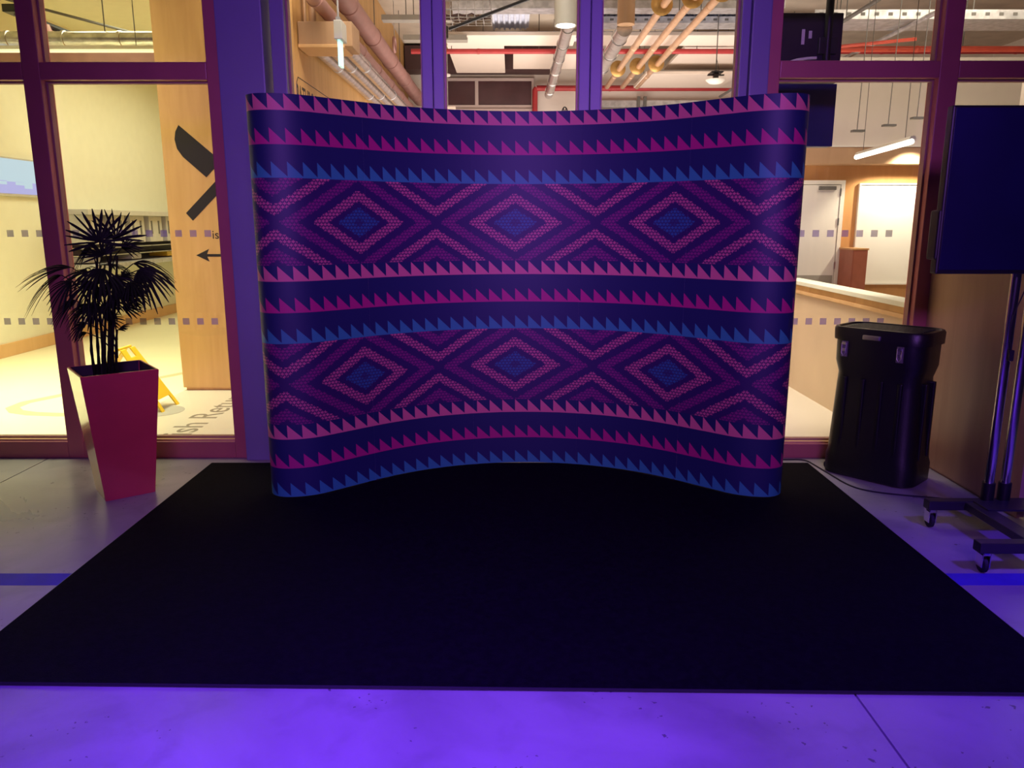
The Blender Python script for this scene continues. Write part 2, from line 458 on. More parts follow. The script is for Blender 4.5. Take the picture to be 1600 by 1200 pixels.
# knife / fork symbol, arrow and lettering on the wooden wall
def on_wall(poly):
    return MB().prism(poly, (0, 7.2285, 0), (1, 0, 0), (0, 0, 1), (0, 0.0015, 0))
kn = on_wall([(-2.997, 2.441), (-3.030, 2.385), (-3.043, 2.315), (-3.028, 2.235), (-2.981, 2.165), (-2.782, 1.986), (-2.640, 2.13), (-2.62, 2.10), (-2.30, 1.79), (-2.36, 1.73), (-2.67, 2.04)][:6] + [(-2.69, 2.075), (-2.60, 2.155), (-2.703, 2.185)]).build('knife_symbol', M['black_ink'], wc)
on_wall([(-2.996, 1.668), (-2.937, 1.599), (-2.52, 2.0), (-2.58, 2.07)]).build('fork_symbol', M['black_ink'], wc)
on_wall([(-2.934, 1.285), (-2.810, 1.344), (-2.832, 1.297), (-2.45, 1.297), (-2.45, 1.273), (-2.832, 1.273), (-2.813, 1.228)]).build('arrow_symbol', M['black_ink'], wc)
text_mesh('wall_lettering', 'ish Return', M['black_ink'], wc, (-2.767, 7.2285, 1.437), (1, 0, 0), (0, 0, 1), height=0.078, depth=-0.001)
# sign on the side of the wooden wall
text_mesh('sign_lettering', 'BATHROOMS', M['black_ink'], wc, (-1.9195, 7.235, 2.60), (0, 1, 0), (0, 0, 1), height=0.20, width=0.95, depth=0.0015)
mb = MB()
for (a, b) in (((7.25, 2.86), (8.85, 2.86)), ((7.25, 2.42), (8.85, 2.42)), ((7.20, 2.47), (7.20, 2.81)), ((8.90, 2.47), (8.90, 2.81)), ((7.20, 2.81), (7.25, 2.86)), ((8.90, 2.81), (8.85, 2.86)), ((7.2, 2.47), (7.25, 2.42)), ((8.9, 2.47), (8.85, 2.42))):
    mb.tube([(-1.919, a[0] + 0.05, a[1]), (-1.919, b[0] + 0.05, b[1])], 0.004, 5)
mb.build('sign_outline', M['black_ink'], wc)

# ---- facade: frames, glass
YF = 5.05
HEAD = 3.05
def framebar(parent, name, x0, x1, z0, z1, mat=None, y0=YF, y1=YF + 0.14):
    return MB().box(x0, x1, y0, y1, z0, z1, 0.006).build(name, mat or M['maroon'], parent)
def pane_bay(win, x0, x1, z0, z1, bead=True):
    gy = YF + 0.108
    MB().box(x0, x1, gy, gy + 0.008, z0, z1).build('pane', M['glass'], win)
    if bead:
        w = 0.012
        for nm, mt, ya, yb in (('glazing_bead', M['bead'], YF + 0.055, YF + 0.098),):
            MB().box(x0, x0 + w, ya, yb, z0, z1).box(x1 - w, x1, ya, yb, z0, z1).box(x0 + w, x1 - w, ya, yb, z1 - w, z1).box(x0 + w, x1 - w, ya, yb, z0, z0 + w).build(nm, mt, win)
        w = 0.008
        MB().box(x0, x0 + w, gy - 0.012, gy, z0, z1).box(x1 - w, x1, gy - 0.012, gy, z0, z1).box(x0 + w, x1 - w, gy - 0.012, gy, z1 - w, z1).box(x0 + w, x1 - w, gy - 0.012, gy, z0, z0 + w).build('gasket', M['gasket'], win)
def squares(win, x0, x1, rows=(1.487, 0.905)):
    gy = YF + 0.1075
    base = None
    n = int((x1 - x0 - 0.03) / 0.0965)
    for z in rows:
        for i in range(n):
            x = x0 + 0.030 + i * 0.0965
            if base is None:
                base = MB().box(x, x + 0.044, gy - 0.0008, gy, z, z + 0.044).build('frosted_square', M['frost'], win)
                bx, bz = x, z
            else:
                share(base, 'frosted_square', win, (x - bx, 0, z - bz))
TR0, TR1 = 2.445, 2.549
w1 = structure('window_1', (-3.4, YF, 0))
for x0, x1 in ((-6.02, -5.91), (-4.53, -4.42), (-3.035, -2.925), (-1.892, -1.80)):
    framebar(w1, 'frame_post', x0, x1, 0.0, HEAD)
for x0, x1 in ((-5.91, -4.53), (-4.42, -3.035), (-2.925, -1.892)):
    framebar(w1, 'transom', x0, x1, TR0, TR1)
    framebar(w1, 'sill', x0, x1, 0.0, 0.116)
    framebar(w1, 'head', x0, x1, HEAD - 0.06, HEAD)
    MB().box(x0, x1, YF + 0.02, YF + 0.10, 0.116, 0.128).build('sill_strip', M['skirt'], w1)
    pane_bay(w1, x0, x1, 0.128, TR0); pane_bay(w1, x0, x1, TR1, HEAD - 0.06)
squares(w1, -4.42, -3.035); squares(w1, -2.925, -1.892)

struct(MB().box(-1.80, -1.515, 4.995, 5.19, 0, HEAD, 0.008).build('trim_1', M['lilac'], loc=(-1.65, 5.1, 0)))
struct(MB().box(1.464, 1.582, 5.02, 5.19, 0, HEAD, 0.008).build('trim_2', M['lilac'], loc=(1.52, 5.1, 0)))
w2 = structure('window_2', (0, YF, 0))
for x0, x1 in ((-1.483, -1.396), (-0.558, -0.492), (-0.489, -0.423), (0.415, 0.483), (0.486, 0.554), (1.407, 1.461)):
    framebar(w2, 'mullion', x0, x1, 0.0, HEAD, M['lilac'], YF, YF + 0.16)
for x0, x1 in ((-1.515, -1.483), (-1.396, -0.558), (-0.423, 0.415), (0.554, 1.407)):
    pane_bay(w2, x0, x1, 0.10, HEAD - 0.05, bead=(x1 - x0) > 0.1)
    framebar(w2, 'sill', x0, x1, 0, 0.10, M['lilac'])
    framebar(w2, 'head', x0, x1, HEAD - 0.05, HEAD, M['lilac'])

w3 = structure('window_3', (2.6, YF, 0))
for x0, x1 in ((1.582, 1.66), (2.649, 2.768), (4.05, 4.16), (5.45, 5.56)):
    framebar(w3, 'frame_post', x0, x1, 0.0, HEAD)
for x0, x1 in ((1.66, 2.649), (2.768, 4.05), (4.16, 5.45)):
    framebar(w3, 'transom', x0, x1, TR0 + 0.012, TR1 + 0.008)
    framebar(w3, 'sill', x0, x1, 0.0, 0.10)
    framebar(w3, 'head', x0, x1, HEAD - 0.06, HEAD)
    MB().box(x0, x1, YF + 0.02, YF + 0.10, 0.10, 0.112).build('sill_strip', M['skirt'], w3)
    pane_bay(w3, x0, x1, 0.112, TR0 + 0.012); pane_bay(w3, x0, x1, TR1 + 0.008, HEAD - 0.06)
squares(w3, 1.66, 2.649)
squares(w3, 2.768, 4.05)
struct(MB().box(-9.0, 9.0, 5.05, 5.2, HEAD, 5.0).box(-9.0, -6.02, 5.05, 5.2, 0, HEAD).box(5.56, 9.0, 5.05, 5.2, 0, HEAD).build('wall_front', M['lilac'], loc=(0, 5.1, 0)))
# wooden side panel standing out from the facade behind the trolley
struct(MB().box(2.735, 2.775, 3.93, 5.05, 0.012, 1.74, 0.003).box(2.745, 2.765, 3.95, 5.05, 0.0, 0.012).build('wall_side', M['wood_dark'], loc=(2.75, 4.5, 0)))

# half wall behind the right window
hw = struct(MB().box(2.735, 2.86, 5.22, 7.72, 0, 0.925).build('wall_half', M['halfwall'], loc=(2.8, 6.4, 0)))
MB().box(2.715, 2.875, 5.22, 7.74, 0.925, 0.955, 0.003).build('ledge_trim', M['skirt'], hw)
MB().box(2.725, 2.865, 5.22, 7.73, 0.955, 1.005, 0.003).build('ledge_board', M['wood'], hw)
MB().box(2.705, 2.885, 5.22, 7.75, 1.005, 1.042, 0.004).build('ledge_cap', M['cream'], hw)

# white door in the wooden wall
d1 = structure('door_1', (4.1, 10.98, 0))
MB().box(3.66, 4.545, 10.95, 10.995, 0.01, 2.10, 0.004).build('door_leaf', M['white'], d1)
MB().box(3.68, 4.53, 10.945, 10.95, 0.02, 0.86).build('kick_plate', M['grey'], d1)
MB().box(3.60, 3.655, 10.94, 11.0, 0, 2.16).box(4.55, 4.605, 10.94, 11.0, 0, 2.16).box(3.655, 4.55, 10.94, 11.0, 2.105, 2.16).build('door_frame', M['white'], d1)
MB().box(4.24, 4.47, 10.90, 10.95, 2.03, 2.08, 0.005).build('door_closer', M['grey_d'], d1)
MB().tube([(3.80, 10.955, 1.24), (3.80, 10.90, 1.24), (3.92, 10.90, 1.24)], 0.011, 8).build('door_handle', M['steel'], d1, smooth=True)
MB().lathe((3.80, 10.94, 1.17), [(0.02, 0), (0.02, 0.012)], 'Y', 12).build('door_lock', M['steel'], d1)
for z in (0.95, 1.55, 1.95):
    MB().box(4.535, 4.555, 10.935, 10.952, z, z + 0.10).build('hinge', M['steel'], d1)

nb = thing('notice_board', 'large bright white board lit from above on wooden wall', 'board', (5.5, 10.97, 0.9))
MB().box(4.83, 6.15, 10.965, 10.995, 0.75, 2.10, 0.004).build('board_face', M['board'], nb)
MB().box(4.81, 4.83, 10.95, 10.998, 0.73, 2.12).box(6.15, 6.17, 10.95, 10.998, 0.73, 2.12).box(4.83, 6.15, 10.95, 10.998, 2.10, 2.12).box(4.83, 6.15, 10.95, 10.998, 0.73, 0.75).build('board_frame', M['white'], nb)
cb = thing('cabinet', 'reddish brown cabinet between white door and lit board', 'cabinet', (4.68, 10.75, 0))
MB().box(4.60, 4.80, 10.5, 10.93, 0.02, 1.225, 0.005).build('cabinet_body', M['brick'], cb)
MB().box(4.59, 4.81, 10.49, 10.935, 1.225, 1.25, 0.004).build('cabinet_top', M['wood_r'], cb)
MB().box(4.61, 4.79, 10.49, 10.50, 0.06, 1.2).build('cabinet_door', M['brick'], cb)
MB().box(4.61, 4.79, 10.55, 10.9, 0.0, 0.02).build('plinth', M['grey_d'], cb)

# ================================================================== POP-UP DISPLAY WALL
CX, CY = 0.085, 4.900
ZB = 0.018
HTOT = 2.222
def curve_pts():
    """right half of the plan line as arc length samples (x, dy, heading)"""
    out = []; x = y = h = 0.0; s = 0.0; ds = 0.005
    while s <= 2.0:
        out.append((s, x, y, h))
        if s < 1.02: k = -1 / 1.375
        elif s < 1.34: k = 0.0
        elif s < 1.575: k = 1 / 0.33
        else: k = 1 / 0.125
        h2 = h + k * ds
        hm = (h + h2) / 2
        x += math.cos(hm) * ds; y += math.sin(hm) * ds
        h = h2; s += ds
        if h > math.radians(99): break
    return out
CV = curve_pts()
SMAX = CV[-1][0]
def cv(u):
    a = min(abs(u), SMAX - 1e-6); i = min(int(a / 0.005), len(CV) - 2); f = a / 0.005 - i
    p, q = CV[i], CV[i + 1]
    x = p[1] + (q[1] - p[1]) * f; y = p[2] + (q[2] - p[2]) * f; h = p[3] + (q[3] - p[3]) * f
    sg = 1 if u >= 0 else -1
    t = Vector((math.cos(h), math.sin(h) * sg, 0))
    nrm = Vector((t.y, -t.x, 0))          # towards the viewer
    return Vector((CX + sg * x, CY + y, 0)), nrm

def graphic_mat():
    m = bpy.data.materials.new('printed_graphic'); m.use_nodes = True
    N = NT(m); b = m.node_tree.nodes['Principled BSDF']
    b.inputs['Roughness'].default_value = 0.5
    b.inputs['Specular IOR Level'].default_value = 0.3
    uv = N.n('ShaderNodeUVMap'); uv.uv_map = 'UVMap'
    sx = N.n('ShaderNodeSeparateXYZ'); N.l(uv.outputs[0], sx.inputs[0])
    u = N.m('ADD', sx.outputs[0], 20.0 + 0.065)     # zero at the central diamond
    v = sx.outputs[1]
    vm = N.m('MODULO', N.m('ADD', v, 0.897), 0.897)
    P = 1.0
    navy, pink, mag, blue = (0.015, 0.023, 0.075), (0.62, 0.17, 0.19), (0.44, 0.022, 0.145), (0.035, 0.235, 0.25)
    pink2, purp, blue2 = (0.66, 0.16, 0.20), (0.27, 0.025, 0.14), (0.028, 0.16, 0.24)
    bandg = (0.030, 0.016, 0.075)
    t = N.m('FRACT', N.m('DIVIDE', u, P / 12))
    col = navy
    def tooth(base, c, col):
        w = N.m('DIVIDE', N.m('SUBTRACT', vm, base + 0.006), 0.079)
        ins = N.m('MULTIPLY', N.m('LESS_THAN', w, N.m('SUBTRACT', 1.0, t)), N.m('GREATER_THAN', vm, base))
        return N.mix(ins, col, c)
    inband = N.m('GREATER_THAN', vm, 0.432)
    below = N.m('LESS_THAN', vm, 0.432)
    c = navy
    for base, cc in ((0.0, blue), (0.172, mag), (0.345, pink)):
        c = tooth(base, cc, c)
    # woven diamonds
    cu_, cv_ = 0.0111, 0.0092
    uq = N.m('MULTIPLY', N.m('ADD', N.m('FLOOR', N.m('DIVIDE', u, cu_)), 0.5), cu_)
    vq = N.m('MULTIPLY', N.m('ADD', N.m('FLOOR', N.m('DIVIDE', vm, cv_)), 0.5), cv_)
    uf = N.m('ABSOLUTE', N.m('SUBTRACT', N.m('FRACT', N.m('ADD', N.m('DIVIDE', uq, P), 0.5)), 0.5))
    vf = N.m('ABSOLUTE', N.m('SUBTRACT', vq, 0.6635))
    d = N.m('ADD', N.m('MULTIPLY', uf, 2.0), N.m('DIVIDE', vf, 0.5 * 0.607))
    row = N.m('FLOOR', N.m('DIVIDE', vm, 0.0184))
    fu = N.m('FRACT', N.m('ADD', N.m('DIVIDE', u, 0.0222), N.m('MULTIPLY', row, 0.5)))
    fv = N.m('FRACT', N.m('DIVIDE', vm, 0.0184))
    dash = N.m('MULTIPLY', N.between(fu, 0.10, 0.90), N.between(fv, 0.34, 0.62))
    post = N.m('MULTIPLY', N.between(fu, 0.38, 0.62), N.m('SUBTRACT', 1.0, N.between(fv, 0.34, 0.62)))
    ink = N.m('MAXIMUM', dash, N.m('MULTIPLY', post, 0.7))
    wv = bandg
    for lo, hi, cc, kk in ((-1, 0.274, blue2, 0.15), (0.40, 0.59, pink2, 0.10), (0.76, 0.95, purp, 0.18), (1.12, 1.30, pink2, 0.10), (1.45, 1.66, purp, 0.18)):
        msk = N.between(d, lo, hi)
        f = N.m('MULTIPLY', msk, N.m('ADD', N.m('MULTIPLY', ink, 1.0 - kk), kk))
        if lo == -1:
            f = N.m('MULTIPLY', f, N.m('SUBTRACT', 1.0, N.m('MULTIPLY', N.m('LESS_THAN', d, 0.08), 0.7)))
        wv = N.mix(f, wv, cc)
    c = N.mix(inband, c, wv)
    N.l(c, b.inputs['Base Color'])
    return m
M['graphic'] = graphic_mat()

pop = thing('display_wall', 'tall curved pop-up backdrop with blue and pink zigzag diamonds', 'backdrop', (CX, CY, ZB))
TH = 0.004
def panel(name, u0, u1):
    n = max(8, int((u1 - u0) / 0.02))
    us = [u0 + (u1 - u0) * i / n for i in range(n + 1)]
    off = OFF[pop.name]
    vs, fs, uvs, mi = [], [], [], []
    for u in us:
        p, nr = cv(u)
        for z in (0.0, HTOT):
            vs.append(p - off + Vector((0, 0, ZB + z)))
    nb_ = len(vs)
    for u in us:
        p, nr = cv(u)
        for z in (0.0, HTOT):
            vs.append(p - nr * TH - off + Vector((0, 0, ZB + z)))
    def q(a, b, c, d, m_, uvl):
        fs.append((a, b, c, d)); mi.append(m_); uvs.append(uvl)
    for i in range(n):
        ua, ub = us[i], us[i + 1]
        q(2 * i, 2 * i + 2, 2 * i + 3, 2 * i + 1, 0, [(ua, 0), (ub, 0), (ub, HTOT), (ua, HTOT)])
        q(nb_ + 2 * i, nb_ + 2 * i + 1, nb_ + 2 * i + 3, nb_ + 2 * i + 2, 1, [(0, 0)] * 4)
        q(2 * i + 1, 2 * i + 3, nb_ + 2 * i + 3, nb_ + 2 * i + 1, 1, [(0, 0)] * 4)
        q(2 * i, nb_ + 2 * i, nb_ + 2 * i + 2, 2 * i + 2, 1, [(0, 0)] * 4)
    q(0, 1, nb_ + 1, nb_, 1, [(0, 0)] * 4)
    e = 2 * n
    q(e, nb_ + e, nb_ + e + 1, e + 1, 1, [(0, 0)] * 4)
    me = bpy.data.meshes.new(name)
    me.from_pydata([tuple(v) for v in vs], [], fs)
    me.materials.append(M['graphic']); me.materials.append(M['cream_edge'])
    l = me.uv_layers.new(name='UVMap')
    k = 0
    for p, m_, uvl in zip(me.polygons, mi, uvs):
        p.material_index = m_; p.use_smooth = (m_ == 0)
        for j in range(4):
            l.data[k].uv = uvl[j]; k += 1
    me.set_sharp_from_angle(angle=math.radians(30))
    o = bpy.data.objects.new(name, me); COL.objects.link(o); o.parent = pop; OFF[o.name] = off
    return o
g = 0.0001
panel('end_panel', -SMAX, -1.02 - g)
for a, b in ((-1.02, -0.34), (-0.34, 0.34), (0.34, 1.02)):
    panel('front_panel', a + g, b - g)
panel('end_panel', 1.02 + g, SMAX)
# folding frame behind: uprights, feet, cross struts
for u in (-1.02, -0.34, 0.34, 1.02):
    p, nr = cv(u)
    a = p - nr * 0.022
    MB().tube([(a.x, a.y, ZB), (a.x, a.y, ZB + HTOT - 0.01)], 0.013, 8).build('upright', M['galv'], pop)
    MB().box(a.x - 0.03, a.x + 0.03, a.y - 0.012, a.y + 0.03, ZB - 0.006, ZB + 0.004, 0.002).build('foot', M['black'], pop)
for ua, ub in ((-1.02, -0.34), (-0.34, 0.34), (0.34, 1.02)):
    pa, na = cv(ua); pb, nb2 = cv(ub)
    a = pa - na * 0.07; b = pb - nb2 * 0.07
    for z in (0.10, 1.10):
        MB().tube([(a.x, a.y, z), (b.x, b.y, z + 1.0)], 0.007, 6).tube([(a.x, a.y - 0.0, z + 1.0), (b.x, b.y, z)], 0.007, 6).build('cross_strut', M['galv'], pop)

# ================================================================== CARPET
mt = thing('event_carpet', 'large flat black carpet mat in front of curved backdrop', 'carpet', (0, 3.6, 0))
mb = MB()
nx, ny = 80, 56
X0, X1 = -2.0, 1.97
def mat_y0(x): return 2.402 - 0.063 * (x + 1.8) / 3.55
vs = []
for j in range(ny + 1):
    for i in range(nx + 1):
        x = X0 + (X1 - X0) * i / nx
        y0 = mat_y0(x); y1 = 4.905
        y = y0 + (y1 - y0) * j / ny
        z = 0.0125
        # shallow ripple near the right front
        dd = (y - (2.78 - 0.13 * (x - 0.6)))
        z += 0.005 * math.exp(-(dd / 0.06) ** 2) * max(0.0, min(1, (x - 0.3) / 0.8)) * max(0, min(1, (1.95 - x) / 0.3))
        vs.append((x, y, z))
fs = []
for j in range(ny):
    for i in range(nx):
        a = j * (nx + 1) + i
        fs.append((a, a + 1, a + nx + 2, a + nx + 1))
mb.add(vs, fs)
mb.build('carpet_top', M['mat'], mt, smooth=True)
e = MB()
ring = [(X0, mat_y0(X0)), (X1, mat_y0(X1)), (X1, 4.905), (X0, 4.905)]
e.tube([(X0, mat_y0(X0), 0.0063), (X1, mat_y0(X1), 0.0063)], 0.0062, 8).build('edge_trim', M['mat_edge'], mt, smooth=True)
for a, b in ((0, 3), (1, 2), (3, 2)):
    MB().tube([(ring[a][0], ring[a][1], 0.0063), (ring[b][0], ring[b][1], 0.0063)], 0.0062, 8).build('edge_trim', M['mat_side_lit'], mt, smooth=True)

# ================================================================== POTTED PALM
PX, PY = -2.325, 4.395
pal = thing('potted_palm', 'dark fan palm in tapered crimson square planter by left window', 'plant', (PX, PY, 0))
RZ = Matrix.Translation((PX, PY, 0)) @ Matrix.Rotation(math.radians(38.5), 4, 'Z')
def sq(h, z): return [(-h, -h, z), (h, -h, z), (h, h, z), (-h, h, z)]
mb = MB()
vs = sq(0.135, 0.0) + sq(0.203, 0.75) + sq(0.187, 0.75) + sq(0.180, 0.66)
fs = [(3, 2, 1, 0)]
for k in range(4):
    k2 = (k + 1) % 4
    fs += [(k, k2, 4 + k2, 4 + k), (4 + k, 4 + k2, 8 + k2, 8 + k), (8 + k, 8 + k2, 12 + k2, 12 + k)]
fs.append((12, 13, 14, 15))
bm = bmesh.new()
bv = [bm.verts.new(v) for v in vs]
for f in fs: bm.faces.new([bv[i] for i in f])
bmesh.ops.recalc_face_normals(bm, faces=bm.faces)
bmesh.ops.bevel(bm, geom=[e_ for e_ in bm.edges if min(v.index if v.index >= 0 else 0 for v in e_.verts) >= 0 and max(v.co.z for v in e_.verts) > 0.7 or (e_.verts[0].co.xy - e_.verts[1].co.xy).length < 0.2 and abs(e_.verts[0].co.z - e_.verts[1].co.z) > 0.5], offset=0.004, segments=2, affect='EDGES')
mb.bm(bm, RZ)
mb.build('planter', M['pot'], pal)
lin = MB()
lv = sq(0.1862, 0.7495) + sq(0.1792, 0.66)
lin.add([RZ @ Vector(v) for v in lv] + [RZ @ Vector(v) for v in sq(0.1870, 0.7495) + sq(0.1800, 0.66)], [(k, (k + 1) % 4, 4 + (k + 1) % 4, 4 + k) for k in range(4)])
lin.build('liner', M['pot_in'], pal)
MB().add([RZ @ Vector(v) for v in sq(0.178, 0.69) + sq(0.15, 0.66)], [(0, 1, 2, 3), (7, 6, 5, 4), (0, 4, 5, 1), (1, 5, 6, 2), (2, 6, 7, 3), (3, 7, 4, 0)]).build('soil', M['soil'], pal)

def frond(base, hub, axis, nrm, spread, n, L, w, droop, tipw=0.8):
    """a petiole from base to hub and a fan of narrow leaflets"""
    mb = MB()
    base, hub, axis = Vector(base), Vector(hub), Vector(axis).normalized()
    nrm = Vector(nrm); nrm = (nrm - axis * nrm.dot(axis)).normalized()
    side = axis.cross(nrm).normalized()
    mid = (base + hub) / 2 + Vector((0, 0, 0.04))
    mb.tube([base, (base * 0.7 + mid * 0.3) + Vector((0, 0, 0.01)), mid, hub * 0.6 + mid * 0.4, hub], [0.0042, 0.004, 0.0035, 0.003, 0.0028], 5)
    for i in range(n):
        a = (-spread + 2 * spread * i / (n - 1)) + random.uniform(-0.05, 0.05)
        d = axis * math.cos(a) + side * math.sin(a)
        l = L * (1.0 - 0.22 * (abs(a) / max(spread, 0.1)) ** 2) * random.uniform(0.9, 1.06)
        ws = d.cross(nrm).normalized()
        fold = nrm * 0.25
        ww = w * random.uniform(0.75, 1.25)
        prev = None
        segs = 6
        ring = []
        for k in range(segs + 1):
            t = k / segs
            p = hub + d * (l * t) + Vector((0, 0, -droop * l * t * t)) + nrm * 0.004 * math.sin(t * 3)
            hwid = ww * (0.28 + 0.72 * min(1, t / 0.35)) * (1 if t < 0.8 else (1 - (t - 0.8) / 0.2 * (1 - 0.35 * tipw)))
            ring.append((p + ws * hwid * 0.5 + fold * hwid * 0.5, p - nrm * hwid * 0.08, p - ws * hwid * 0.5 + fold * hwid * 0.5))
        vs = [q for r in ring for q in r]; fs = []
        for k in range(segs):
            o = 3 * k
            fs += [(o, o + 1, o + 4, o + 3), (o + 1, o + 2, o + 5, o + 4)]
        mb.add(vs, fs)
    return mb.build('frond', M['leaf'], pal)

def P(px, py, dy=0.0):
    """point near the plant seen at photo pixel (px, py), dy metres off the pot's centre plane"""
    Y = PY + dy
    t = (600 - py) / 1200.0
    c, s = math.cos(TILT), math.sin(TILT)
    d = Y * (t * c - s) / (c + t * s); zc = Y * c - d * s
    return Vector(((px - 800) / 1200.0 * zc, Y, 1.57 + d))
canes = []
for (bx, by, tx, ty, dy) in ((154, 575, 149, 430, -0.02), (160, 575, 152, 395, 0.02), (167, 574, 173, 385, 0.0), (174, 573, 183, 400, -0.03), (147, 576, 139, 455, 0.02), (171, 572, 178, 470, 0.03), (163, 576, 161, 440, -0.04), (182, 571, 183, 515, -0.02)):
    b = P(bx, by, dy * 0.8); b.z = 0.675
    t = P(tx, ty, dy * 1.6)
    m1 = b.lerp(t, 0.35) + Vector((random.uniform(-.012, .012), 0, 0)); m2 = b.lerp(t, 0.7) + Vector((random.uniform(-.015, .015), 0, 0))
    pts = []; rr = []
    for k in range(13):
        s_ = k / 12
        q = b.lerp(m1, s_ / 0.35) if s_ < 0.35 else (m1.lerp(m2, (s_ - 0.35) / 0.35) if s_ < 0.7 else m2.lerp(t, (s_ - 0.7) / 0.3))
        pts.append(q); rr.append((0.0090 - 0.0035 * s_) * (1.18 if k % 2 == 0 else 0.92))
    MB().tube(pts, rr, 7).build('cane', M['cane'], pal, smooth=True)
    canes.append((b, t))
V = Vector
tocam = V((0.45, -0.85, 0.15))
# (hub pixel, dy, axis, normal, spread, n, length, width, droop)
fr = [
    ((155, 378), -0.05, (-0.10, 0, 1.0), tocam, 1.8, 15, 0.195, 0.0145, 0.02),
    ((181, 373), 0.02, (0.30, 0, 1.0), tocam, 1.65, 13, 0.175, 0.0130, 0.05),
    ((190, 388), 0.08, (0.75, 0.3, 0.35), (0.2, -0.6, 0.8), 1.1, 11, 0.13, 0.010, 0.25),
    ((142, 388), 0.05, (-0.75, 0.2, -0.35), (-0.2, -0.7, 0.7), 0.8, 10, 0.15, 0.013, 0.30),
    ((216, 422), -0.03, (0.75, -0.15, -0.35), (0.2, -0.7, 0.7), 1.15, 13, 0.20, 0.0145, 0.55),
    ((208, 412), 0.06, (0.9, 0.1, 0.15), (0.1, -0.5, 0.85), 0.7, 9, 0.24, 0.012, 0.75),
    ((112, 418), -0.05, (-1.0, -0.1, 0.05), (-0.1, -0.4, 0.9), 0.55, 9, 0.30, 0.0125, 0.35),
    ((96, 430), 0.05, (-0.9, 0.15, -0.30), (-0.2, -0.6, 0.7), 0.5, 8, 0.29, 0.0115, 0.45),
    ((112, 440), 0.0, (-0.6, -0.4, -0.5), (0.0, -0.8, 0.6), 0.9, 9, 0.17, 0.012, 0.4),
    ((120, 470), -0.04, (-0.85, -0.1, -0.3), (-0.1, -0.7, 0.7), 0.7, 9, 0.17, 0.011, 0.45),
    ((128, 490), 0.04, (-0.75, 0.2, -0.2), (-0.1, -0.7, 0.7), 0.8, 9, 0.13, 0.010, 0.4),
    ((190, 480), 0.0, (0.95, 0.0, -0.02), (0.0, -0.7, 0.7), 0.6, 8, 0.135, 0.0105, 0.25),
    ((196, 452), 0.07, (0.8, 0.1, -0.2), (0.0, -0.7, 0.7), 0.9, 10, 0.14, 0.011, 0.5),
    ((184, 516), -0.02, (0.9, -0.1, 0.35), (0.0, -0.6, 0.8), 0.5, 7, 0.085, 0.010, 0.1),
    ((135, 505), -0.05, (-0.7, -0.2, -0.3), (0.0, -0.7, 0.7), 0.8, 8, 0.11, 0.010, 0.4),
    ((160, 420), -0.14, (0.0, -0.6, -0.4), (0.2, -0.5, 0.7), 1.2, 13, 0.17, 0.014, 0.4),
    ((145, 440), -0.12, (-0.3, -0.5, -0.5), (-0.1, -0.8, 0.5), 1.2, 12, 0.17, 0.014, 0.3),
    ((178, 435), -0.10, (0.35, -0.4, -0.5), (0.1, -0.8, 0.5), 1.2, 12, 0.16, 0.013, 0.3),
    ((150, 475), -0.10, (-0.2, -0.5, -0.5), (-0.1, -0.8, 0.5), 1.1, 11, 0.14, 0.013, 0.3),
    ((170, 470), -0.08, (0.3, -0.5, -0.4), (0.1, -0.8, 0.5), 1.1, 11, 0.13, 0.012, 0.3),
    ((130, 425), 0.10, (-0.5, 0.5, 0.1), (-0.3, -0.4, 0.8), 1.1, 11, 0.17, 0.013, 0.4),
    ((165, 415), 0.12, (0.1, 0.7, 0.2), (0, -0.5, 0.8), 1.3, 12, 0.17, 0.013, 0.5),
    ((190, 430), 0.10, (0.5, 0.5, 0.1), (0.2, -0.5, 0.8), 1.1, 11, 0.16, 0.013, 0.5),
    ((140, 460), 0.10, (-0.5, 0.5, -0.1), (-0.3, -0.5, 0.7), 1.1, 10, 0.15, 0.012, 0.4),
    ((160, 400), -0.02, (-0.05, -0.3, 0.5), (0.3, -0.8, 0.3), 1.3, 13, 0.13, 0.012, 0.2),
    ((168, 500), 0.05, (0.3, 0.2, 0.2), (0, -0.7, 0.6), 1.2, 10, 0.10, 0.010, 0.3),
    ((136, 520), 0.0, (-0.6, -0.2, -0.2), (0, -0.7, 0.7), 0.6, 6, 0.07, 0.008, 0.3),
    ((205, 440), -0.10, (0.5, -0.5, -0.2), (0.1, -0.7, 0.7), 1.0, 10, 0.14, 0.012, 0.5),
]
for (hp, dy, ax, nr, spr, n, Lf, w, dr) in fr:
    hub = P(hp[0], hp[1], dy)
    best = min(canes, key=lambda c_: (c_[1] - hub).length + (0 if c_[1].z < hub.z + 0.05 else 0.3))
    base = best[0].lerp(best[1], max(0.45, min(0.97, (hub.z - 0.16 - best[0].z) / (best[1].z - best[0].z))))
    frond(base, hub, ax, nr, spr, n, Lf, w, dr)

for q in range(9):
    hub = P(random.uniform(128, 200), random.uniform(405, 480), random.uniform(-0.12, 0.12))
    c_ = canes[q % len(canes)]
    base = c_[0].lerp(c_[1], 0.8)
    d = hub - V((base.x, base.y, hub.z)); d = V((d.x, d.y, 0)).normalized() if d.length > 0.02 else V((0.3, -0.9, 0))
    frond(base, hub, d + V((0, 0, random.uniform(-0.5, 0.2))), (random.uniform(-.2, .2), -0.5, 0.8), 1.2, 11, random.uniform(0.12, 0.17), 0.012, random.uniform(0.25, 0.5))

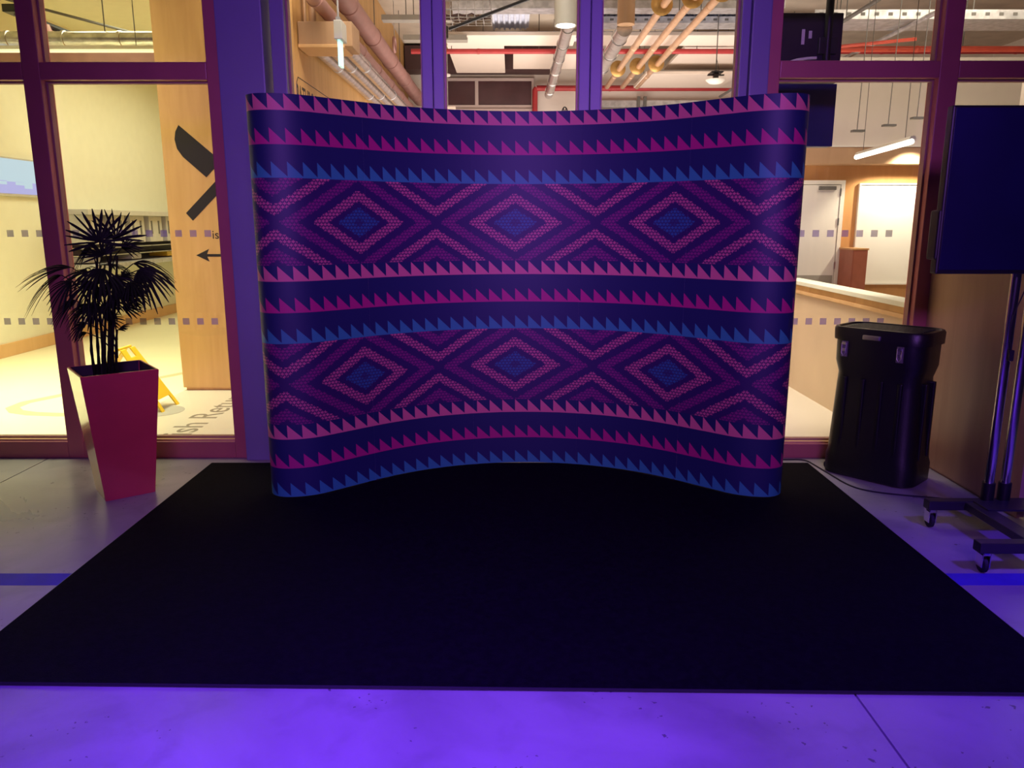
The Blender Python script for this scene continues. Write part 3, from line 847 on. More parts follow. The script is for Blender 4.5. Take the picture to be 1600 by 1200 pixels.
# ================================================================== TRANSPORT CASE
cs = thing('transport_case', 'black moulded plastic case with steel latches beside right window', 'case', (2.325, 4.70, 0))
CZ = Matrix.Translation((2.325, 4.70, 0)) @ Matrix.Rotation(math.radians(-47), 4, 'Z')
def rrect(hx, hy, r, n=6):
    pts = []
    for cx, cy, a0 in ((hx - r, hy - r, 0), (-hx + r, hy - r, 90), (-hx + r, -hy + r, 180), (hx - r, -hy + r, 270)):
        for k in range(n + 1):
            a = math.radians(a0 + 90 * k / n)
            pts.append((cx + r * math.cos(a), cy + r * math.sin(a)))
    return pts
def loft(rings, top=True, bottom=True):
    """rings: list of (hx, hy, r, z)"""
    mb = MB(); vs = []; fs = []
    n = None
    for (hx, hy, r, z) in rings:
        p = rrect(hx, hy, r); n = len(p)
        vs += [CZ @ V((a, b, z)) for a, b in p]
    for i in range(len(rings) - 1):
        for k in range(n):
            fs.append((i * n + k, i * n + (k + 1) % n, (i + 1) * n + (k + 1) % n, (i + 1) * n + k))
    if bottom: fs.append(tuple(range(n - 1, -1, -1)))
    if top: fs.append(tuple((len(rings) - 1) * n + k for k in range(n)))
    return mb.add(vs, fs)
HX, HY = 0.275, 0.182
loft([(HX - 0.015, HY - 0.01, 0.09, 0.0), (HX + 0.004, HY + 0.008, 0.10, 0.012), (HX + 0.006, HY + 0.010, 0.10, 0.12), (HX - 0.002, HY + 0.004, 0.10, 0.15), (HX - 0.022, HY - 0.014, 0.09, 0.60), (HX - 0.025, HY - 0.016, 0.09, 0.66), (HX - 0.004, HY - 0.002, 0.10, 0.735), (HX - 0.002, HY, 0.10, 0.875)]).build('case_body', M['black_gloss'], cs, smooth=True)
# recessed ribs moulded on the two faces in view
for xx in (-0.17, -0.06, 0.05, 0.16):
    MB().box(xx - 0.014, xx + 0.014, -HY - 0.002, -HY + 0.05, 0.17, 0.64, 0.008).xf(CZ).build('moulded_rib', M['black_gloss'], cs)
for yy in (-0.07, 0.06):
    MB().box(HX - 0.05, HX + 0.004, yy - 0.014, yy + 0.014, 0.17, 0.64, 0.008).xf(CZ).build('moulded_rib', M['black_gloss'], cs)
lid = loft([(HX + 0.012, HY + 0.012, 0.105, 0.868), (HX + 0.014, HY + 0.014, 0.105, 0.935), (HX + 0.006, HY + 0.006, 0.10, 0.948), (HX - 0.008, HY - 0.008, 0.09, 0.948), (HX - 0.012, HY - 0.012, 0.09, 0.938)]).build('lid', M['black_gloss'], cs, smooth=True)
mb = MB()
for k in range(9):
    y = -0.13 + k * 0.0325
    mb.box(-0.22, 0.22, y - 0.006, y + 0.006, 0.936, 0.944, 0.003)
mb.xf(CZ); mb.build('lid_rib', M['black'], lid)
for xx in (-0.185, 0.145):
    la = MB().box(xx - 0.02, xx + 0.02, -HY - 0.012, -HY + 0.004, 0.765, 0.862, 0.004).xf(CZ).build('latch', M['grey_d'], cs)
    mb = MB().box(xx - 0.012, xx + 0.012, -HY - 0.020, -HY - 0.010, 0.84, 0.858, 0.002).box(xx - 0.010, xx + 0.010, -HY - 0.018, -HY - 0.010, 0.80, 0.818, 0.002)
    mb.tube([(xx - 0.014, -HY - 0.016, 0.85), (xx - 0.012, -HY - 0.018, 0.79), (xx, -HY - 0.02, 0.772), (xx + 0.012, -HY - 0.018, 0.79), (xx + 0.014, -HY - 0.016, 0.85)], 0.0028, 6)
    mb.xf(CZ); mb.build('latch_loop', M['steel'], la)
hd = MB().box(-0.075, 0.03, -HY - 0.026, -HY - 0.008, 0.884, 0.912, 0.006).xf(CZ).build('handle', M['steel'], cs)
for yy in (-0.12, 0.12):
    MB().lathe((0, 0, 0), [(0.03, -0.018), (0.035, -0.01), (0.035, 0.01), (0.03, 0.018)], 'Y', 16).xf(CZ @ Matrix.Translation((-HX + 0.03, yy, 0.036))).build('wheel', M['rubber'], cs, smooth=True)

# ================================================================== DISPLAY TROLLEY + TV
tr = thing('display_trolley', 'black wheeled trolley with two chrome poles carrying the screen', 'trolley', (2.55, 3.6, 0))
YR, YN = 3.82, 3.28
MB().box(2.175, 3.0, YR - 0.03, YR + 0.03, 0.105, 0.155, 0.006).build('cross_bar', M['blackmetal'], tr)
MB().box(2.12, 3.0, YN - 0.03, YN + 0.03, 0.105, 0.155, 0.006).build('cross_bar', M['blackmetal'], tr)
for x in (2.36, 2.70):
    MB().box(x, x + 0.085, YN + 0.03, YR - 0.03, 0.112, 0.152, 0.004).build('base_beam', M['blackmetal'], tr)
MB().box(2.40, 2.76, YR - 0.16, YR - 0.03, 0.150, 0.160, 0.002).build('base_plate', M['blackmetal'], tr)
def caster(x, y):
    c_ = MB().lathe((x, y, 0.0), [(0.022, 0.098), (0.024, 0.104), (0.024, 0.108)], 'Z', 14)
    c_.box(x - 0.020, x - 0.015, y - 0.015, y + 0.035, 0.03, 0.098, 0.002).box(x + 0.015, x + 0.020, y - 0.015, y + 0.035, 0.03, 0.098, 0.002).box(x - 0.02, x + 0.02, y - 0.015, y + 0.02, 0.088, 0.098, 0.002)
    o = c_.build('caster_fork', M['chrome'], tr)
    MB().lathe((x, y + 0.012, 0.037), [(0.030, -0.0125), (0.037, -0.008), (0.037, 0.008), (0.030, 0.0125)], 'X', 20).build('wheel', M['rubber'], o, smooth=True)
for x, y in ((2.165, YN), (2.955, YN), (2.21, YR), (2.955, YR)):
    caster(x, y)
for x in (2.49, 2.575):
    MB().tube([(x, YR - 0.0, 0.15), (x, YR, 2.02)], 0.0235, 18).build('pole', M['chrome'], tr, smooth=True)
    MB().tube([(x, YR, 0.155), (x, YR, 0.25)], 0.031, 18).build('pole_collar', M['black'], tr, smooth=True)
MB().box(2.40, 2.62, YR - 0.042, YR - 0.0235, 1.5, 1.95, 0.004).build('mount_plate', M['blackmetal'], tr)

tv = thing('flat_screen', 'large switched-off blue-black screen mounted on chrome trolley poles', 'screen', (2.68, 3.75, 1.33))
MB().box(2.028, 3.36, 3.711, 3.764, 1.335, 2.105, 0.008).build('panel_housing', M['black'], tv)
MB().box(2.040, 3.348, 3.707, 3.712, 1.355, 2.093, 0.001).build('display_glass', M['screen'], tv)
MB().box(2.02, 2.05, 3.716, 3.80, 1.40, 1.635, 0.012).build('side_speaker', M['black'], tv)
MB().box(2.30, 3.10, 3.764, 3.777, 1.45, 2.0, 0.006).build('back_cover', M['black'], tv)

def cable(name, pts, r, mat, label):
    # smooth the polyline
    pts = [V(p) for p in pts]
    for _ in range(3):
        q = [pts[0]]
        for a, b in zip(pts[:-1], pts[1:]):
            q += [a.lerp(b, 0.25), a.lerp(b, 0.75)]
        q.append(pts[-1]); pts = q
    o = MB().tube(pts, r, 6).build(name, mat, loc=tuple(pts[0]), smooth=True)
    return tag(o, label, 'cable')
cable('power_cable', [(1.60, 4.99, 0.005), (1.87, 5.0, 0.005), (1.99, 5.0, 0.005), (2.01, 4.86, 0.005), (2.03, 4.70, 0.005), (2.06, 4.45, 0.005), (2.15, 4.36, 0.005), (2.30, 4.30, 0.005), (2.50, 4.25, 0.005), (2.62, 4.18, 0.005)], 0.0045, M['rubber'], 'black power cable on the floor around the plastic case')
hc = MB()
pts = [(2.53, YR - 0.055, 1.36), (2.505, YR - 0.055, 1.25), (2.47, YR - 0.05, 1.14), (2.462, YR - 0.045, 1.05), (2.475, YR - 0.045, 0.99), (2.487, YR - 0.042, 0.95)]
cb_o = cable('signal_cable', pts, 0.003, M['rubber'], 'thin black cable with plug dangling on left chrome pole')
MB().box(2.475, 2.499, YR - 0.05, YR - 0.030, 0.90, 0.955, 0.003).build('plug', M['rubber'], cb_o)

# ================================================================== KITCHEN ZONE
ws = thing('wet_floor_sign', 'yellow folding floor sign behind the crimson planter', 'sign', (-3.12, 6.55, 0))
def leg_frame(y_off, name):
    mb = MB()
    top = V((-3.30, 6.62, 0.56))
    return mb
# an A-frame seen end on: two trapezoid boards meeting at the top
def board(sx, nm):
    a0, a1 = V((-3.34 + sx * 0.02, 6.42, 0.52)), V((-3.34 + sx * 0.02, 6.66, 0.52))
    b0, b1 = V((-3.34 + sx * 0.36, 6.34, 0.0)), V((-3.34 + sx * 0.36, 6.68, 0.0))
    t = V((sx * 0.012, 0, 0.0))
    def quad(p0, p1, p2, p3, mb):
        vs = [p0, p1, p2, p3] + [q + t for q in (p0, p1, p2, p3)]
        mb.add(vs, [(3, 2, 1, 0), (4, 5, 6, 7), (0, 1, 5, 4), (1, 2, 6, 5), (2, 3, 7, 6), (3, 0, 4, 7)])
    mb = MB()
    m0, m1 = a0.lerp(b0, 0.82), a1.lerp(b1, 0.82)
    h0, h1 = a0.lerp(b0, 0.14), a1.lerp(b1, 0.14)
    quad(h0, h1, m1, m0, mb)
    for s_, e_ in ((m0, b0), (m1, b1)):
        d = V((0, 0.05 if s_ is m0 else -0.05, 0))
        quad(s_, s_ + d, e_ + d, e_, mb)
    for s_, e_ in ((a0, h0), (a1, h1)):
        d = V((0, 0.08 if s_ is a0 else -0.08, 0))
        quad(s_, s_ + d, e_ + d, e_, mb)
    mb.build(nm, M['yellow'], ws)
board(1, 'sign_board'); board(-1, 'sign_board')
MB().tube([(-3.34, 6.43, 0.525), (-3.34, 6.65, 0.525)], 0.012, 8).build('hinge_bar', M['yellow'], ws)
MB().prism([(0, 0.06), (0.055, -0.04), (-0.055, -0.04)], (-3.165, 6.53, 0.30), (0, 1, 0), (-0.547, 0, 0.837), (0.004, 0, 0.002)).build('warning_triangle', M['red_o'], ws)
tag(MB().lathe((-3.02, 6.40, 0.0), [(0.20, 0.0), (0.20, 0.002)], 'Z', 28).build('floor_disc', M['grey'], loc=(-3.02, 6.40, 0)), 'flat grey round disc on floor under the yellow sign', 'floor disc')

# dish racks on the left wall
dr = thing('dish_rack', 'long grey tray return rack on the cream kitchen wall', 'rack', (-5.8, 12, 1.0))
MB().box(-6.095, -5.55, 10.3, 14.6, 1.69, 1.76, 0.005).build('rack_top', M['grey_l'], dr)
MB().box(-6.095, -5.50, 10.3, 14.6, 0.98, 1.04, 0.005).build('counter', M['galv'], dr)
MB().box(-6.098, -6.06, 10.3, 14.6, 1.04, 1.69).build('rack_back', M['grey_d'], dr)
for k in range(7):
    y = 10.35 + k * 0.6
    un = MB().box(-6.05, -5.62, y, y + 0.44, 1.30, 1.69, 0.006).build('tray_cabinet', M['grey_l'], dr)
    for yy in (0.06, 0.30):
        MB().box(-5.622, -5.612, y + yy, y + yy + 0.04, 1.42, 1.62).build('slot', M['grey_d'], un)
    for z in (1.14, 1.24):
        MB().box(-6.05, -5.60, y, y + 0.58, z, z + 0.012).build('shelf', M['steel'], dr)
    if k % 2 == 0:
        MB().box(-5.98, -5.68, y + 0.08, y + 0.38, 1.055, 1.13, 0.01).build('tray', M['yellow'] if k == 4 else M['grey_l'], dr)

# window-glass reflection, built as an added glowing panel on the left wall
def reflection_mat():
    m = bpy.data.materials.new('glass_reflection_glow'); m.use_nodes = True
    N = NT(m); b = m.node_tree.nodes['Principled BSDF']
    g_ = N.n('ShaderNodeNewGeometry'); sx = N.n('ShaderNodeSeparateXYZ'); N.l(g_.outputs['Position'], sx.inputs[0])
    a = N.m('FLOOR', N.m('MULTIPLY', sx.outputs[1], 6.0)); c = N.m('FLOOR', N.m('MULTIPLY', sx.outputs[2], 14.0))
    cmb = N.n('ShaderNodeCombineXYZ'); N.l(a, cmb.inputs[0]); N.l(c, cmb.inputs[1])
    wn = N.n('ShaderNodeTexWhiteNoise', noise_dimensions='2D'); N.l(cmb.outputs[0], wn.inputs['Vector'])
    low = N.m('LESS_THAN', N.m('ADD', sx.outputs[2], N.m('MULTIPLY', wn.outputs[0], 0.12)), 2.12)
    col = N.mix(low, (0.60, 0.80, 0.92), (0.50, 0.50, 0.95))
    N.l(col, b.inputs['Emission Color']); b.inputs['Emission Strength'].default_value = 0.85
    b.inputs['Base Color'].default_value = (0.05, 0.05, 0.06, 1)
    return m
mn = thing('glass_reflection', 'pale blue window reflection built as a glowing panel at far left', 'screen', (-6.08, 9.0, 1.9))
MB().box(-6.098, -6.055, 8.1, 10.3, 1.90, 2.36, 0.005).build('panel_housing', M['grey_l'], mn)
MB().box(-6.056, -6.052, 8.13, 10.27, 1.93, 2.34).build('reflection_glow', reflection_mat(), mn)

# overhead services in the kitchen
def duct(name, p0, p1, r, mat, label, cat, rings=0, ringmat=None, n=18, ring_out=1.12):
    p0, p1 = V(p0), V(p1)
    t = thing(name, label, cat, tuple(p0))
    MB().tube([p0, p1], r, n).build('duct_body' if 'duct' in name else 'pipe_body', mat, t, smooth=True)
    d = (p1 - p0).normalized()
    for k in range(rings):
        c_ = p0.lerp(p1, (k + 0.5) / rings)
        MB().tube([c_ - d * 0.02, c_ - d * 0.015, c_ + d * 0.015, c_ + d * 0.02], [r, r * ring_out, r * ring_out, r], n).build('collar', ringmat or mat, t, smooth=True)
    return t
def rod(parent, x, y, z0, z1, r=0.006, mat=None):
    return MB().tube([(x, y, z0), (x, y, z1)], r, 6).build('hanger_rod', mat or M['grey_d'], parent)
t = duct('air_duct', (-6.08, 8.5, 3.44), (-3.17, 8.5, 3.44), 0.075, M['silver'], 'silver air duct running across the upper left windows', 'duct', 5)
for x in (-5.4, -4.2):
    rod(t, x, 8.5, 3.51, 4.2)
ln = thing('strip_light', 'lit linear strip light under the silver duct upper left', 'light', (-4.6, 8.3, 3.2))
MB().box(-6.05, -3.2, 8.26, 8.34, 3.295, 3.33, 0.004).build('light_body', M['white'], ln)
MB().box(-6.03, -3.22, 8.27, 8.33, 3.275, 3.295).build('diffuser', M['led_y'], ln)
for x in (-5.6, -3.8): rod(ln, x, 8.3, 3.33, 4.2, 0.004)
tag(MB().box(-6.1, -3.16, 9.2, 9.35, 3.31, 3.46, 0.004).build('kitchen_beam', M['pinkpipe'], loc=(-4.6, 9.3, 3.0)), 'brownish red beam below the silver duct upper left', 'beam')
kp = thing('pendant_lamp', 'small white drum lamp under the kitchen duct upper left', 'lamp', (-4.72, 8.15, 3.0))
MB().lathe((-4.72, 8.15, 3.02), [(0.085, 0), (0.09, 0.01), (0.09, 0.15), (0.03, 0.17)], 'Z', 20).build('lamp_shade', M['white'], kp, smooth=True)
rod(kp, -4.72, 8.15, 3.18, 4.2, 0.004)
tk = thing('track_spotlight', 'black angled spotlight fitting hung above upper left pane', 'light', (-5.2, 9.0, 3.7))
MB().tube([(-5.35, 8.9, 3.80), (-4.82, 9.2, 3.60)], 0.035, 10).build('spot_arm', M['blackmetal'], tk)
MB().box(-5.42, -5.22, 8.8, 9.0, 3.78, 3.86, 0.006).build('spot_plate', M['blackmetal'], tk)
MB().lathe((-5.1, 9.0, 3.52), [(0.10, 0), (0.07, 0.12), (0.05, 0.18)], 'Z', 14).build('spot_head', M['pinkpipe'], tk)
rod(tk, -5.3, 8.9, 3.84, 4.2)
cp = thing('conduit', 'thin grey conduit crossing the kitchen ceiling upper left', 'conduit', (-5, 10, 4.0))
MB().tube([(-6.0, 9.3, 4.12), (-3.3, 11.0, 3.62)], 0.016, 8).build('conduit_tube', M['grey_d'], cp)
for q in (0.15, 0.5, 0.85):
    p_ = V((-6.0, 9.3, 4.12)).lerp(V((-3.3, 11.0, 3.62)), q); rod(cp, p_.x, p_.y, p_.z, 4.2, 0.005)
rp = thing('sprinkler_pipe', 'short red sprinkler pipe with hook beside the wooden wall', 'pipe', (-3.6, 9.4, 3.9))
MB().tube([(-4.1, 9.2, 4.12), (-3.5, 9.4, 3.92), (-3.5, 9.4, 3.76), (-3.18, 9.45, 3.66)], 0.022, 8).build('pipe_body', M['red_o'], rp, smooth=True)
MB().lathe((-3.5, 9.4, 3.74), [(0.035, 0), (0.035, 0.05)], 'Z', 10).build('pipe_fitting', M['red_o'], rp)

# ================================================================== CORRIDOR CEILING SERVICES (seen above the backdrop)
# ribbed metal deck strips under the slab
for k, (x0, x1, y0, y1, lab) in enumerate(((-0.28, 0.24, 10.75, 11.9, 'blue-white ribbed metal ceiling sheet above the black strut'), (1.1, 3.2, 10.7, 11.8, 'blue-white ribbed metal ceiling sheet above the copper pipes'))):
    dk = thing('metal_sheet', lab, 'ceiling sheet', ((x0 + x1) / 2, (y0 + y1) / 2, 4.3))
    MB().box(x0, x1, y0, y1, 4.34, 4.345).build('sheet', M['deck'], dk)
    n = int((x1 - x0) / 0.07)
    rb = None
    for i in range(n):
        x = x0 + 0.01 + i * (x1 - x0) / n
        if rb is None:
            rb = MB().box(x, x + 0.03, y0, y1, 4.315, 4.34, 0.004).build('rib', M['deck'], dk); rx = x
        else:
            share(rb, 'rib', dk, (x - rx, 0, 0))
    for x in (x0 + 0.05, x1 - 0.05):
        rod(dk, x, y0 + 0.1, 4.345, 4.7); rod(dk, x, y1 - 0.1, 4.345, 4.7)
# perforated trough across the ceiling
def tray(name, x0, x1, y, z, w, h, mat, label, cat, slots=True, top=4.7):
    t = thing(name, label, cat, ((x0 + x1) / 2, y, z))
    MB().box(x0, x1, y - w / 2, y + w / 2, z, z + 0.012).build('tray_base', mat, t)
    for yy in (y - w / 2, y + w / 2 - 0.008):
        MB().box(x0, x1, yy, yy + 0.008, z + 0.012, z + h).build('side_rail', mat, t)
    if slots:
        b0 = None
        n = int((x1 - x0) / 0.16)
        for i in range(n):
            x = x0 + 0.05 + i * (x1 - x0 - 0.1) / n
            if b0 is None:
                b0 = MB().box(x, x + 0.05, y - w / 2 - 0.003, y - w / 2, z + h * 0.35, z + h * 0.7).build('slot', M['grey_d'], t); bx = x
            else:
                share(b0, 'slot', t, (x - bx, 0, 0))
    for x in [x0 + 0.3 + (x1 - x0 - 0.6) * q / 3 for q in range(4)]:
        rod(t, x, y - w / 2 + 0.03, z + h, top)
    return t
tray('cable_tray', -0.72, 3.3, 12.05, 4.215, 0.25, 0.085, M['deck'], 'pale perforated cable tray just above the upper red pipe', 'cable tray')
tray('cable_tray', 0.95, 3.35, 11.2, 4.2, 0.35, 0.08, M['galv'], 'grey cable tray behind the copper pipes, middle of three', 'cable tray', top=4.314)
tray('cable_tray', -0.75, 3.4, 10.45, 4.2, 0.28, 0.09, M['galv'], 'grey cable tray highest across the centre windows', 'cable tray', slots=False)
tray('cable_tray', -1.6, -0.72, 10.2, 4.02, 0.16, 0.06, M['grey'], 'short dark grey tray left of centre above the drain pipe', 'cable tray', slots=False)
tray('cable_tray', -1.5, -0.62, 11.4, 4.05, 0.18, 0.07, M['grey'], 'short dark grey tray close to upper red pipe at left', 'cable tray', slots=False)
# wire basket
wk = thing('wire_basket', 'small wire mesh cable basket near the top centre', 'basket', (-0.55, 8.9, 3.8))
x0, x1, yb, z0, z1 = -0.82, -0.22, 8.7, 3.70, 3.86
for i in range(8):
    x = x0 + i * (x1 - x0) / 7
    MB().tube([(x, yb, z1), (x, yb, z0), (x, yb + 0.35, z0), (x, yb + 0.35, z1)], 0.004, 5).build('wire', M['galv'], wk)
for (yy, zz) in ((yb, z0), (yb, (z0 + z1) / 2), (yb, z1), (yb + 0.12, z0), (yb + 0.24, z0), (yb + 0.35, z0), (yb + 0.35, z1)):
    MB().tube([(x0, yy, zz), (x1, yy, zz)], 0.004, 5).build('wire', M['galv'], wk)
for x in (x0 + 0.02, x1 - 0.02):
    rod(wk, x, yb + 0.17, z1, 4.7); MB().tube([(x, yb, z1), (x, yb + 0.35, z1)], 0.004, 5).build('wire', M['galv'], wk)
mb = MB()
for k in range(5):
    pts = [(x0 - 0.02 + 0.62 * q / 9, yb + 0.06 + 0.05 * k + 0.02 * math.sin(q + k), z0 + 0.02 + 0.03 * math.sin(q * 1.3 + k * 2) ** 2) for q in range(10)]
    mb.tube(pts, 0.008, 5)
mb.build('cable_bundle', M['darkbeam'], wk)
# black strut
st = thing('diagonal_strut', 'black diagonal strut crossing the top centre window pane', 'strut', (-0.2, 9.0, 3.8))
MB().tube([(-0.66, 8.6, 3.56), (0.42, 8.6, 3.94)], 0.018, 8).build('strut_bar', M['blackmetal'], st)
MB().tube([(0.16, 8.6, 3.90), (0.24, 8.6, 3.865), (0.42, 8.6, 3.94), (0.46, 8.6, 3.93)], 0.013, 8).build('strut_bracket', M['blackmetal'], st)
MB().tube([(0.42, 8.6, 3.94), (0.42, 8.6, 4.7)], 0.006, 6).build('hanger_rod', M['blackmetal'], st)
sl = thing('ceiling_speaker', 'black capped cylinder lamp hung beside the left mullion', 'lamp', (-0.71, 8.4, 3.45))
MB().lathe((-0.70, 8.4, 3.425), [(0.045, 0), (0.05, 0.01), (0.05, 0.11), (0.03, 0.125)], 'Z', 16).build('lamp_body', M['black'], sl, smooth=True)
MB().tube([(-0.70, 8.4, 3.55), (-0.73, 8.4, 4.7)], 0.014, 8).build('lamp_stem', M['white'], sl)
# downlight cylinder
dl = thing('cylinder_downlight', 'white cylinder downlight with bright lens near top centre', 'light', (0.52, 8.0, 3.45))
MB().lathe((0.52, 8.0, 3.45), [(0.085, 0.01), (0.108, 0), (0.11, 0.02), (0.11, 0.26), (0.10, 0.265)], 'Z', 24).build('housing', M['grey_l'], dl, smooth=True)
MB().lathe((0.52, 8.0, 3.449), [(0.086, 0), (0.086, 0.006)], 'Z', 24).build('lens', M['lamp_on'], dl)
for k in range(16):
    a = 2 * PI * k / 16
    MB().box(-0.004, 0.004, -0.012, 0.0, 0.0, 0.07).xf(Matrix.Translation((0.52 + 0.095 * math.cos(a), 8.0 + 0.095 * math.sin(a), 3.71)) @ Matrix.Rotation(a + PI / 2, 4, 'Z')).build('cooling_fin', M['grey'], dl)
MB().lathe((0.52, 8.0, 3.71), [(0.07, 0), (0.07, 0.07), (0.105, 0.075), (0.105, 0.16), (0.02, 0.17), (0.02, 0.82)], 'Z', 20).build('stem', M['grey_l'], dl, smooth=True)

# silver duct behind the downlight, with seams and clamps
duct('foil_duct', (0.66, 9.3, 3.85), (0.66, 14.6, 3.85), 0.075, M['silver'], 'silver foil duct running back below the cylinder downlight', 'duct', 6)
for y in (9.8, 12.9): rod(bpy.data.objects['foil_duct'], 0.66, y, 3.92, 4.7)
d2 = duct('foil_duct', (1.36, 9.95, 3.88), (1.36, 14.6, 3.88), 0.095, M['silver'], 'silver foil duct hung to the right of the centre mullion', 'duct', 5)
MB().tube([(1.36, 9.86, 3.90), (1.36, 9.86, 4.68)], 0.105, 16).build('riser', M['wood_dark'], d2, smooth=True)
# copper pipes with brass discs
for k, (x, y1, y2, lab) in enumerate(((1.72, 9.4, 13.1, 'copper pipe with brass discs, left one of three'), (2.0, 9.1, 12.9, 'copper pipe with brass discs, middle one of three'), (2.26, 8.85, 12.7, 'copper pipe with brass discs, right one of three'))):
    t = duct('copper_pipe', (x, 8.4, 4.0), (x, 14.7, 4.0), 0.044, M['copper'], lab, 'pipe', 3, M['copper'])
    for yy in (y1, y2):
        MB().lathe((x - 0.02, yy, 4.0 + 0.01), [(0.045, -0.035), (0.10, -0.02), (0.125, 0.0), (0.12, 0.02), (0.05, 0.03)], 'Y', 22).build('brass_disc', M['brass'], t, smooth=True)
    rod(t, x, 9.9, 4.04, 4.7)
# red oxide drain pipes at left
t = duct('drain_pipe', (-1.70, 7.9, 3.80), (-1.70, 14.9, 3.80), 0.105, M['pinkpipe'], 'thick red-brown drain pipe running back above the silver ducts', 'pipe', 5, M['pinkpipe'], ring_out=1.10)
for y in (8.6, 10.2, 12.4): rod(t, -1.70, y, 3.9, 4.7)
t = duct('drain_pipe', (-1.70, 5.6, 3.47), (-1.70, 14.9, 3.47), 0.062, M['pinkpipe'], 'thinner red-brown drain pipe between thick pipe and silver ducts', 'pipe', 9, M['pinkpipe'], ring_out=1.18)
# three foil ducts along the wooden wall
bx = thing('duct_box', 'plywood box that feeds the three silver wall ducts', 'duct box', (-1.7, 7.6, 3.2))
MB().box(-1.915, -1.43, 7.36, 7.72, 3.13, 3.34, 0.008).build('box_body', M['wood_dark'], bx)
MB().box(-1.915, -1.50, 7.34, 7.72, 3.115, 3.145, 0.006).build('box_lip', M['skirt'], bx)
for x in (-1.88, -1.81): MB().tube([(x, 7.5, 3.33), (x, 7.5, 4.69)], 0.032 if x > -1.85 else 0.014, 10).build('riser_pipe', M['wood_dark'], bx)
for x, lab in ((-1.845, 'silver duct on wooden wall, lowest and nearest the wall'), (-1.705, 'silver duct along wooden wall, middle one of three'), (-1.555, 'silver duct along wooden wall, outermost of three')):
    duct('wall_duct', (x, 7.73, 3.20), (x, 14.95, 3.20), 0.062, M['silver'], lab, 'duct', 4, M['galv'], ring_out=1.06)
# hanging exit sign seen edge on
ex = thing('exit_sign', 'grey hanging emergency sign with lit blade by wooden wall', 'sign', (-1.36, 6.5, 2.8))
MB().box(-1.39, -1.325, 6.42, 6.60, 2.985, 3.125, 0.006).build('sign_housing', M['grey_l'], ex)
MB().box(-1.366, -1.346, 6.43, 6.54, 2.79, 2.985).build('sign_blade', M['exit'], ex)
MB().tube([(-1.357, 6.45, 3.125), (-1.357, 6.45, 4.69)], 0.008, 6).build('hanger_rod', M['galv'], ex)
MB().box(-1.372, -1.342, 6.43, 6.47, 3.125, 3.15).build('bracket', M['galv'], ex)
# upper red pipes across
t = duct('red_pipe', (-1.5, 12.2, 4.085), (8.5, 12.2, 4.085), 0.036, M['red'], 'long red sprinkler pipe crossing behind all centre windows, upper', 'pipe', 5, M['red'])
for x in (-0.9, 0.4, 1.9, 2.75): rod(t, x, 12.2, 4.12, 4.7)
t = duct('red_pipe', (0.45, 14.85, 4.0), (8.5, 14.85, 4.0), 0.05, M['red'], 'lower red sprinkler pipe on back wall right of dark panes', 'pipe', 3, M['red'])
MB().tube([(0.45, 14.85, 4.0), (0.42, 14.85, 3.97), (0.42, 14.85, 2.6)], 0.05, 12).build('pipe_drop', M['red'], t, smooth=True)
MB().tube([(0.42, 14.85, 2.65), (0.42, 14.99, 2.65)], 0.03, 8).build('pipe_bracket', M['red'], t)
tag(MB().tube([(-1.4, 14.9, 3.46), (0.30, 14.9, 3.46)], 0.06, 12).build('red_pipe', M['red'], loc=(-0.5, 14.9, 3.46), smooth=True), 'red pipe low on back wall under the dark panes', 'pipe')
# valve wheel
vw = thing('valve_wheel', 'small dark valve handwheel on back wall right of silver duct', 'valve', (0.90, 14.6, 3.5))
bm = bmesh.new()
mb = MB()
ringp = [(0.95 + 0.05 * math.cos(2 * PI * k / 16), 14.55, 3.52 + 0.11 * math.sin(2 * PI * k / 16)) for k in range(17)]
mb.tube(ringp, 0.012, 6, caps=False)
for a in (0, PI / 3, 2 * PI / 3):
    mb.tube([(0.95 + 0.05 * math.cos(a), 14.55, 3.52 + 0.11 * math.sin(a)), (0.95 - 0.05 * math.cos(a), 14.55, 3.52 - 0.11 * math.sin(a))], 0.009, 6)
bm.free()
mb.build('wheel', M['black'], vw)
MB().tube([(0.95, 14.56, 3.52), (0.95, 14.98, 3.52)], 0.02, 8).build('stem', M['galv'], vw)
MB().tube([(0.98, 14.7, 3.54), (1.2, 14.7, 3.54)], 0.02, 8).build('side_pipe', M['white'], vw)

# dark clerestory panes on the back wall
w4 = structure('window_4', (-0.4, 14.95, 3.6))
for x0, x1 in ((-1.30, -0.68), (-0.62, 0.36)):
    MB().box(x0, x1, 14.95, 14.96, 3.72, 4.14).build('pane', M['darkwin'], w4)
MB().box(-1.36, 0.40, 14.93, 15.0, 4.14, 4.19).box(-1.36, 0.40, 14.93, 15.0, 3.66, 3.72).box(-0.68, -0.62, 14.93, 15.0, 3.72, 4.14).box(0.36, 0.40, 14.93, 15.0, 3.72, 4.14).box(-1.36, -1.30, 14.93, 15.0, 3.72, 4.14).build('window_frame', M['alu'], w4)
MB().box(-1.36, 0.40, 14.90, 15.0, 3.52, 3.655, 0.004).build('window_sill', M['alu'], w4)
struct(MB().box(-1.9, 0.8, 14.5, 15.0, 4.26, 4.66).build('beam', M['darkbeam'], loc=(-0.5, 14.8, 4.3)))
